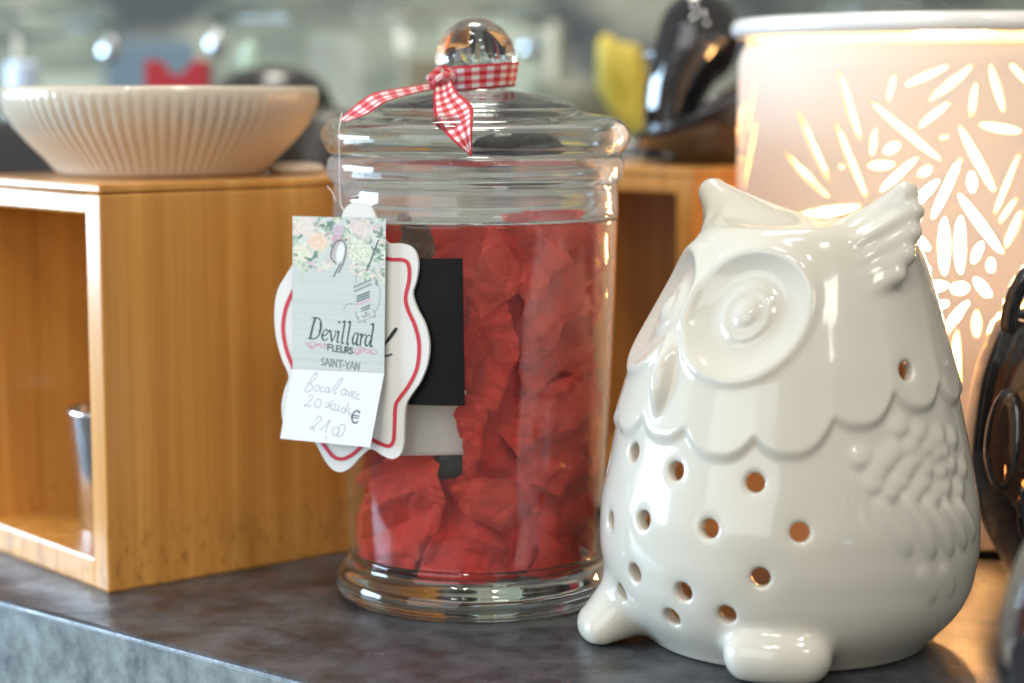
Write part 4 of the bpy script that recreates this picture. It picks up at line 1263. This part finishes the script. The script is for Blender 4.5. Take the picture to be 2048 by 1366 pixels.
# ------------------------------------------------------------------ lit white burner with leaf-shaped slits
SL = [(-63.8, 189.4, -53.0, 160.8, 3.4), (-40.1, 186.5, -42.7, 175.9, 2.1), (-36.0, 182.3, -19.8, 189.7, 2.7), (-26.5, 176.8, -10.6, 189.9, 3.2), (-9.4, 183.6, -10.9, 170.2, 2.5), (-4.4, 190.5, 1.6, 172.1, 3.2), (3.3, 190.5, 10.5, 183.1, 2.3), (-84.0, 174.1, -65.8, 144.4, 3.2), (-90.5, 156.4, -65.7, 138.5, 3.4), (-65.0, 169.7, -49.5, 138.1, 3.0), (-50.3, 177.0, -21.3, 153.9, 3.0), (-46.8, 165.9, -48.7, 155.3, 2.7), (-43.4, 157.0, -37.2, 160.4, 3.9), (-50.1, 151.6, -39.0, 152.6, 3.0), (-62.6, 151.1, -60.0, 151.1, 1.4), (-30.7, 155.2, -44.8, 141.9, 2.7), (-19.2, 176.0, -30.4, 166.6, 2.5), (-23.4, 161.6, -19.1, 163.3, 1.6), (-15.2, 167.2, -1.4, 142.4, 3.2), (-7.9, 167.8, 8.8, 165.0, 3.2), (-14.1, 155.4, -24.4, 132.2, 2.5), (-29.7, 148.3, -25.1, 151.7, 3.2), (-10.1, 149.9, -9.4, 142.4, 3.2), (-22.5, 146.7, -35.5, 133.1, 3.0), (-14.5, 141.0, 2.9, 118.5, 3.2), (8.5, 158.4, -1.4, 133.0, 2.1), (7.9, 140.7, 0.8, 130.8, 1.8), (9.7, 135.7, 3.4, 121.3, 3.0), (-86.3, 130.1, -52.4, 136.1, 3.9), (-32.5, 127.0, -25.2, 120.2, 2.7), (-19.9, 132.2, -19.4, 110.9, 4.0), (-13.8, 132.9, -13.3, 111.4, 4.0), (-33.4, 118.3, -24.6, 112.2, 2.6), (-30.3, 105.4, -17.9, 106.7, 4.3), (-16.5, 105.4, -10.1, 105.8, 4.6), (-27.3, 98.1, -17.4, 99.7, 3.1), (-9.9, 100.9, -21.5, 85.2, 3.1), (-7.8, 109.3, -1.4, 102.4, 3.4), (-6.8, 97.4, -6.5, 86.9, 3.7), (-1.8, 117.0, -1.6, 112.1, 3.1), (-5.4, 123.3, -8.6, 115.6, 2.9), (-14.1, 89.6, -13.9, 56.4, 4.3), (7.0, 103.0, 12.3, 97.4, 3.4), (-10.7, 50.8, -10.4, 39.4, 2.3), (-28.6, 91.3, -23.7, 91.5, 2.9)]
SL += [(24 - a, b, 24 - c, d, w) for a, b, c, d, w in SL if max(a, c) < -18]
_b = list(SL)
SL += [(a - 200, b, c - 200, d, w) for a, b, c, d, w in _b if -268 < min(a, c) - 200 and max(a, c) - 200 < -98]
SL += [(a + 200, b, c + 200, d, w) for a, b, c, d, w in _b if 122 < min(a, c) + 200 and max(a, c) + 200 < 268]
_g = np.random.default_rng(5)
for _k in range(11):                   # unseen grass-like slits added to send burner light into the owl
    _u = -70 + 9.2 * _k + (12 if _k > 5 else 0)
    _a = _g.normal(0, .35)
    SL.append((_u, 14 + _g.uniform(0, 8), _u + 30 * math.sin(_a) * .5, 40 + _g.uniform(0, 14) if not (-22 < _u < -4) else 30, 3.6))
for _u, _v in ((-52, 76), (-44, 62), (-62, 62), (-36, 74), (-68, 84), (-56, 96), (-46, 108), (-66, 108)):  # more unseen slits added for the light into the owl
    SL.append((_u, _v, _u + 5 + _g.normal(0, 3), _v + 12, 3.6))
def burner():
    Rb, Rin, z0, z1 = .0885, .0850, .0045, .1988
    m, N, L, P = mat_new("translucent_porcelain")
    P.inputs["Base Color"].default_value = (.80, .74, .635, 1); P.inputs["Roughness"].default_value = .5; P.inputs["Specular IOR Level"].default_value = .12
    P.inputs["Coat Weight"].default_value = 0.0; P.inputs["Coat Roughness"].default_value = .08
    td = N.new("ShaderNodeBsdfTranslucent"); td.inputs[0].default_value = (.97, .80, .52, 1)
    ms = N.new("ShaderNodeMixShader"); ms.inputs[0].default_value = .085
    L.new(P.outputs[0], ms.inputs[1]); L.new(td.outputs[0], ms.inputs[2]); L.new(ms.outputs[0], N["Material Output"].inputs[0])
    root = thing("electric_burner", "large lit white porcelain burner cut with glowing leaf slits, behind the owl", "burner", (.184, .8595, 0))
    # unrolled wall: outline loops of the slits, then a constrained triangulation, then rolled up
    W = math.pi * Rb * 1000
    pts, edges, leaves = [], [], []
    for a, b, c, d, w in SL:
        w *= .86
        p, q = np.array([a, b]), np.array([c, d]); ax = q - p; L_ = np.linalg.norm(ax); ax /= L_; nr = np.array([-ax[1], ax[0]])
        k = 9; loop = []
        for i in range(k + 1):
            s = i / k; hw = w * .5 * (math.sin(math.pi * min(max(s, .02), .98)) ** .62)
            loop.append(p + ax * L_ * s + nr * hw)
        for i in range(k - 1, 0, -1):
            s = i / k; hw = w * .5 * (math.sin(math.pi * s) ** .62)
            loop.append(p + ax * L_ * s - nr * hw)
        b0 = len(pts); pts += loop; n_ = len(loop)
        edges += [(b0 + i, b0 + (i + 1) % n_) for i in range(n_)]
        leaves.append(np.array(loop))
    gx = np.linspace(-W, W, 181); gz = np.concatenate([[z0 * 1000], np.arange(9, z1 * 1000 - 3, 4.0), [z1 * 1000]])
    pts += [np.array([x, z]) for x in gx for z in gz]
    res = delaunay_2d_cdt([Vector((float(p[0]), float(p[1]))) for p in pts], edges, [], 0, 1e-4)
    vv = np.array([(v.x, v.y) for v in res[0]]); T = np.array([f for f in res[2] if len(f) == 3])
    cen = vv[T].mean(1); hole = np.zeros(len(T), bool)
    for lf in leaves: hole |= in_poly(cen[:, 0], cen[:, 1], lf)
    T = T[~hole]
    zz = vv[:, 1] / 1000; th = vv[:, 0] / 1000 / Rb
    rr = Rb - .0022 * np.clip((zz - .1940) / (.1988 - .194), 0, 1) ** 2 + 0 * zz
    V3 = np.stack([rr * np.sin(th), -rr * np.cos(th), zz], 1)
    o = mesh("pierced_wall", V3, T, m, root)
    bm = bmesh.new(); bm.from_mesh(o.data)
    bmesh.ops.remove_doubles(bm, verts=bm.verts, dist=1e-5)
    loose = [v for v in bm.verts if not v.link_faces]
    bmesh.ops.delete(bm, geom=loose, context='VERTS')
    bmesh.ops.recalc_face_normals(bm, faces=bm.faces)
    bm.to_mesh(o.data); bm.free(); o.data.polygons.foreach_set("use_smooth", [True] * len(o.data.polygons))
    md = o.modifiers.new("thickness", 'SOLIDIFY'); md.thickness = .0022; md.offset = -1
    es = o.modifiers.new("edges", 'EDGE_SPLIT'); es.split_angle = R_(50)
    lathe("base", [(0, 0), (84, 0), (86.5, .4), (86.5, 3.9), (0, 3.9)], pbr("black_plastic", (.01, .01, .01), rough=.5), root, 96)
    lathe("dish", [(0, 193), (50, 193), (72, 194.5), (80, 199), (84, 202.6), (90.2, 202.6), (91.8, 204.0), (92.2, 206.5), (91.0, 209.4), (88.5, 210.3), (85.5, 209.5), (80, 204), (70, 198.5), (50, 196.5), (0, 196.5)],
          pbr("white_porcelain", (.80, .77, .72), rough=.14, coat=.4), root, 128)
    for k in range(3):
        a = k * 2.094 + 1.0
        bm = bmesh.new(); box_bm(bm, (-.004, -.0015, .19885), (.004, .0015, .2024))
        q = from_bm("spacer", bm, m, root, smooth=False, loc=(.0838 * math.cos(a), .0838 * math.sin(a), 0)); q.rotation_euler = (0, 0, a + math.pi / 2)
    e, N, L, P = mat_new("lit_bulb")
    P.inputs["Base Color"].default_value = (1, .8, .6, 1); P.inputs["Emission Color"].default_value = (1.0, .50, .165, 1); P.inputs["Emission Strength"].default_value = 360
    lathe("bulb", [(0, 84), (9, 86), (18, 96), (22, 110), (20, 124), (14, 136), (9, 146), (0, 150)], e, root, 40, 4)
burner()

# ------------------------------------------------------------------ black ceramic pieces at the right
def black_burner():
    root = thing("black_burner", "black glazed ceramic burner with a loop handle, beside the lit burner", "burner", (.2114, .715, 0))
    lathe("burner_body", [(0, 2), (26, 0), (29, 1), (36.5, 15), (44.6, 30), (48.6, 44), (49, 55), (46.4, 78.5), (41.2, 96), (39, 100.4), (36, 101.4), (34, 99.5), (33, 95), (0, 92)], M_BLACK, root, 96, 3)
    # a loop handle standing on the rim, at the camera's left
    pts = [(-.0245 - .0142 * math.cos(math.pi * f), -.012 - .004 * math.sin(math.pi * f), .0975 + .0245 * math.sin(math.pi * f) ** .85) for f in np.linspace(0, 1, 14)]
    tube("loop_handle", catmull([np.array(p) for p in pts], 4), .0031, M_BLACK, root, 16)
    # raised oval wing and the fluting under it
    V, F = [], []
    n, mm = 36, 10
    for j in range(mm + 1):
        for i in range(n):
            s = j / mm; u = 2 * math.pi * i / n
            t = R_(-62 + 11 * s * math.cos(u)); z = .0605 + .0185 * s * math.sin(u)
            rb = np.interp(z, [.030, .044, .055, .0785, .096], [.0446, .0486, .049, .0464, .0412])
            r2 = rb + .0028 * math.sqrt(max(0, 1 - s * s)) - .0004
            V.append((r2 * math.sin(t), -r2 * math.cos(t), z))
    for j in range(mm):
        for i in range(n): F.append((j * n + i, j * n + (i + 1) % n, (j + 1) * n + (i + 1) % n, (j + 1) * n + i))
    mesh("wing", V, F, M_BLACK, root)
    for k in range(6):
        a = R_(-52 + k * 9)
        P_ = [((np.interp(z, [.015, .030, .044], [.0365, .0446, .0486]) - .0008) * math.sin(a + (z - .03) * 2), -(np.interp(z, [.015, .030, .044], [.0365, .0446, .0486]) - .0008) * math.cos(a + (z - .03) * 2), z) for z in np.linspace(.022, .048, 8)]
        tube("flute", P_, [.0006, .0018, .0024, .0026, .0026, .0024, .0018, .0008], M_BLACK, root, 10)
    for t, z in ((-40, .083), (-22, .066), (-30, .052)):
        rb = np.interp(z, [.044, .055, .0785, .096], [.0486, .049, .0464, .0412]); a = R_(t)
        o = lathe("hole", [(0, .2), (2.4, .2), (2.9, 0), (3.1, -.6)], pbr("hole_shade", (.003, .003, .003), rough=.9), root, 24)  # black disc on the glaze, coloured as the shade inside a hole
        o.location = (rb * math.sin(a), -rb * math.cos(a), z); o.rotation_euler = Vector((math.sin(a), -math.cos(a), .1)).to_track_quat('Z', 'Y').to_euler()
black_burner()

fg = thing("black_ornament", "glossy blue black ceramic ornament, blurred at the bottom right corner", "ornament", (.1738, .500, 0))
lathe("ornament_body", [(0, 0), (30, 0), (38, 2), (46, 16), (49.5, 32), (49, 48), (45, 62), (38, 74), (29, 83), (18, 90), (0, 93)], M_BLACK, fg, 80, 3)

# ------------------------------------------------------------------ black swan on the far shelf
sw_o = np.array([.115, .968, .1467])
swan = thing("swan_figure", "glossy black ceramic swan standing on the bamboo shelf behind the jar", "figurine", sw_o)
def swp(px, py, dY=0.0): return np.array(at(px, py, .962 + dY)) - sw_o
neck = [(1352, 318), (1350, 285), (1346, 240), (1348, 200), (1362, 150), (1382, 105), (1398, 78), (1402, 62)]
rads = [.015, .0145, .0135, .0140, .0160, .0185, .0190, .0150]
NP = catmull([swp(x, y) for x, y in neck], 5); RP = np.interp(np.linspace(0, 1, len(NP)), np.linspace(0, 1, len(rads)), rads)
tube("neck", NP, list(RP), M_BLACK, swan, 28)
bm = bmesh.new(); bmesh.ops.create_uvsphere(bm, u_segments=40, v_segments=28, radius=1)
for v in bm.verts: v.co = Vector((v.co.x * .0195, v.co.y * .018, v.co.z * .0225))
from_bm("head", bm, M_BLACK, swan, loc=tuple(swp(1397, 78)))
bm = bmesh.new(); bmesh.ops.create_cone(bm, segments=24, radius1=.008, radius2=.0015, depth=.02, cap_ends=True)
bk_ = from_bm("beak", bm, M_BLACK, swan, loc=tuple(swp(1330, 100))); bk_.rotation_euler = (0, R_(-110), 0)
# body: a hollow dish whose near rim sweeps up towards the tail
V, F = [], []
n, mm = 56, 22
for j in range(mm + 1):
    v = j / mm
    for i in range(n):
        u = 2 * math.pi * i / n
        ex, ey = .046, .036
        s = math.sin(v * math.pi / 2) ** .7
        x = ex * s * math.cos(u); y = ey * s * math.sin(u)
        rimz = .016 + .052 * (0.5 + .5 * math.cos(u)) ** 1.3
        V.append((x - .006, y, rimz * (1 - math.cos(v * math.pi / 2)) ** .9))
for j in range(mm):
    for i in range(n): F.append((j * n + i, j * n + (i + 1) % n, (j + 1) * n + (i + 1) % n, (j + 1) * n + i))
sb = mesh("body_dish", V, F, M_BLACK, swan)
md = sb.modifiers.new("thickness", 'SOLIDIFY'); md.thickness = .005; md.offset = 1

# ------------------------------------------------------------------ blurred things behind
def storage_jar(label, cx_, Y, r, h, lidcol=None):
    root = thing("storage_jar", label, "storage jar", (cx_, Y, 0), 0, "glass storage jars at the back")
    k = r * 1000; H = h * 1000
    lathe("jar_wall", [(0, 4), (k - 4, 4), (k - 1, 6), (k, 12), (k, H * .5), (k, H - 8), (k - 4, H)], M_THINBG, root, 72)
    lathe("rim", [(k - 6, H - 2), (k + 2, H - 2), (k + 3, H), (k + 2, H + 3), (k - 6, H + 3)], M_GLASS, root, 72, closed=True)
    lathe("lid", [(k + 5, H + 3.5), (k + 6, H + 6), (k + 4, H + 10), (k * .6, H + 26), (k * .2, H + 32), (10, H + 34), (14, H + 46), (10, H + 58), (0, H + 62)], M_THINBG, root, 72, 3)
    for k_, (a, z) in enumerate(((-62, H - 14), (118, H - 14))):
        q = lathe("glint_bead", [(0, -9), (5, -8), (7, -3), (7, 4), (5, 8), (0, 9)], M_TIN, root, 24, 2)  # added tin bead that catches a bright window glint
        q.location = ((r + .003) * math.sin(R_(a)), -(r + .003) * math.cos(R_(a)), z / 1000)
    return root
def bx(px, py, Y): return at(px, py, Y)
storage_jar("large glass storage jar at the back left, above the fluted bowl's left end", float(bx(20, 300, 1.30)[0]), 1.30, .064, .222)
storage_jar("widest glass storage jar at the back, behind the ribboned lid", float(bx(760, 300, 1.38)[0]), 1.38, .112, .226)
storage_jar("glass storage jar at the back right, behind the lit burner", float(bx(1850, 300, 1.42)[0]), 1.42, .10, .232)

def egg(name, px, py, Y, rx, rz, mat, label, cat, group=None, base=0.0, shape=None):
    p = at(px, py, Y)
    o = lathe(name, shape or [(0, 0), (rx * .55, 0), (rx * .85, rz * .18), (rx, rz * .55), (rx * .93, rz * .95), (rx * .70, rz * 1.45), (rx * .38, rz * 1.8), (0, rz * 1.95)], mat, None, 48, 3, loc=(p[0], p[1], base))
    tag(o, label, cat, group)
    return o
M_DK = pbr("dark_glaze", (.018, .017, .017), rough=.25, coat=.4)
M_DKB = pbr("dark_brown_glaze", (.035, .026, .020), rough=.35, noise=(30, .4))
M_RED = pbr("red_card", (.42, .012, .022), rough=.5)
M_YEL = pbr("yellow_card", (.62, .47, .06), rough=.5, noise=(20, .12))
M_PALE = pbr("pale_blue_wax", (.55, .66, .80), rough=.4)
M_GRN = pbr("pale_green", (.45, .60, .46), rough=.5)
M_ORG = pbr("terracotta", (.42, .15, .07), rough=.6)

egg("dark_globe", 545, 200, 1.15, 34, 100, M_DK, "round black globe behind the fluted bowl, in front of the widest jar", "vase", shape=[(0, 0), (22, 0), (30, 30), (34, 120), (37, 160), (32, 181), (20, 192), (0, 196)])
egg("dark_vase", 655, 280, 1.08, 30, 80, M_DKB, "dark brown vase between the fluted bowl and the jar lid", "vase", shape=[(0, 0), (24, 0), (30, 40), (32, 100), (29, 140), (22, 166), (0, 173)])
egg("dark_pot", 40, 300, 1.16, 30, 80, M_DK, "black pot at the far left behind the fluted bowl", "pot", shape=[(0, 0), (30, 0), (38, 40), (40, 110), (36, 150), (30, 160), (0, 158)])
egg("terracotta_pot", 48, 300, 1.10, 14, 60, M_ORG, "small terracotta pot at the far left behind the shelf", "pot", shape=[(0, 0), (12, 0), (15, 60), (17, 130), (15, 146), (0, 146)])
egg("dark_jug", 1100, 260, 1.12, 30, 80, M_DKB, "dark brown jug behind the jar lid's right side", "jug", shape=[(0, 0), (28, 0), (40, 50), (42, 110), (36, 150), (28, 168), (0, 172)])
egg("dark_urn", 1262, 280, 1.06, 30, 80, M_DK, "black urn between the jar lid and the swan", "urn", shape=[(0, 0), (22, 0), (30, 50), (32, 110), (27, 142), (18, 156), (0, 157)])
egg("moss_vase", 1150, 190, 1.34, 30, 80, pbr("moss_glaze", (.16, .16, .11), rough=.5, noise=(25, .4)), "mossy green vase behind the dark jug and urn", "vase", shape=[(0, 0), (30, 0), (44, 50), (46, 110), (34, 160), (26, 186), (0, 186)])

def carton(name, px, py, Y, w, d, h, rz, mat, label, cat, ry=0, base=None):
    p = at(px, py, Y); bm = bmesh.new()
    box_bm(bm, (-w / 2, -d / 2, 0), (w / 2, d / 2, h), .002)
    o = from_bm(name, bm, mat, smooth=False, loc=(p[0], p[1], 0 if base is None else base)); o.rotation_euler = (0, R_(ry), R_(rz))
    tag(o, label, cat); return o
bm = bmesh.new()
pf = [(-.018, 0), (.018, 0), (.018, .199), (.010, .199), (.004, .191), (-.006, .191), (-.011, .199), (-.018, .199)]
va = [bm.verts.new((x, -.011, z)) for x, z in pf]; vb = [bm.verts.new((x, .011, z)) for x, z in pf]
bm.faces.new(va); bm.faces.new(vb[::-1])
for k in range(len(pf)): bm.faces.new((va[k], vb[k], vb[(k + 1) % len(pf)], va[(k + 1) % len(pf)]))
bmesh.ops.recalc_face_normals(bm, faces=bm.faces)
rp_ = from_bm("red_packet", bm, M_RED, smooth=False, loc=(float(at(358, 150, 1.20)[0]), 1.20, 0))
tag(rp_, "red packet with a notched top standing behind the fluted bowl's rim", "packet")
bm = bmesh.new(); bmesh.ops.create_icosphere(bm, subdivisions=4, radius=1)
for v in bm.verts:
    q = v.co; w = 1 + .16 * math.sin(3.1 * q.x + 2.0 * q.z) + .12 * math.sin(4.3 * q.z + 1.3 * q.y) + .07 * math.sin(7 * q.x - 5 * q.z)
    v.co = Vector((q.x * .016 * w * (1.0 + .35 * q.z), q.y * .013 * w, q.z * .034 * w))
yb = from_bm("yellow_bag", bm, M_YEL, smooth=True, loc=tuple(at(1258, 185, 1.22))); yb.rotation_euler = (0, R_(-24), 0)
tag(yb, "crumpled yellow bag leaning beside the swan's neck", "bag")
carton("bag_stand", 1290, 260, 1.235, .05, .04, .148, 6, M_DKB, "dark brown box under the yellow bag", "box")
cd = lathe("pale_candle", [(0, 0), (9.5, 0), (9.5, 195), (8.5, 199), (0, 199)], M_PALE, None, 32, loc=(float(at(45, 150, 1.22)[0]), 1.22, 0)); tag(cd, "pale blue candle behind the fluted bowl's left rim", "candle")
cg = lathe("green_candle", [(0, 0), (6, 0), (6, 204), (4, 208), (0, 212)], M_GRN, None, 32, loc=(float(at(500, 120, 1.22)[0]), 1.22, 0)); tag(cg, "thin pale green candle behind the fluted bowl's right half", "candle")

carton("light_blocker", -150, 330, 1.00, .20, .24, .168, 0, M_DK, "low black crate added to keep window light off the far bamboo shelf", "blocker")  # added box that shades the far shelf's frame from the window
carton("kraft_box", 900, 200, 1.50, .07, .05, .205, 10, pbr("kraft_card", (.36, .27, .17), rough=.7), "brown kraft box inside the shadow behind the widest jar", "box")
carton("cream_tin", 1010, 200, 1.62, .09, .05, .235, -8, pbr("cream_paint", (.66, .62, .46), rough=.5), "cream tin at the back right of the widest jar", "tin")
carton("slate_blue_tin", 300, 200, 1.62, .07, .05, .222, 12, pbr("slate_blue", (.18, .25, .30), rough=.5), "slate blue tin at the back between the two left jars", "tin")
carton("sand_box", 175, 200, 1.70, .08, .05, .196, 5, pbr("sand_card", (.55, .52, .38), rough=.6), "sand coloured box at the back left behind the jar", "box")
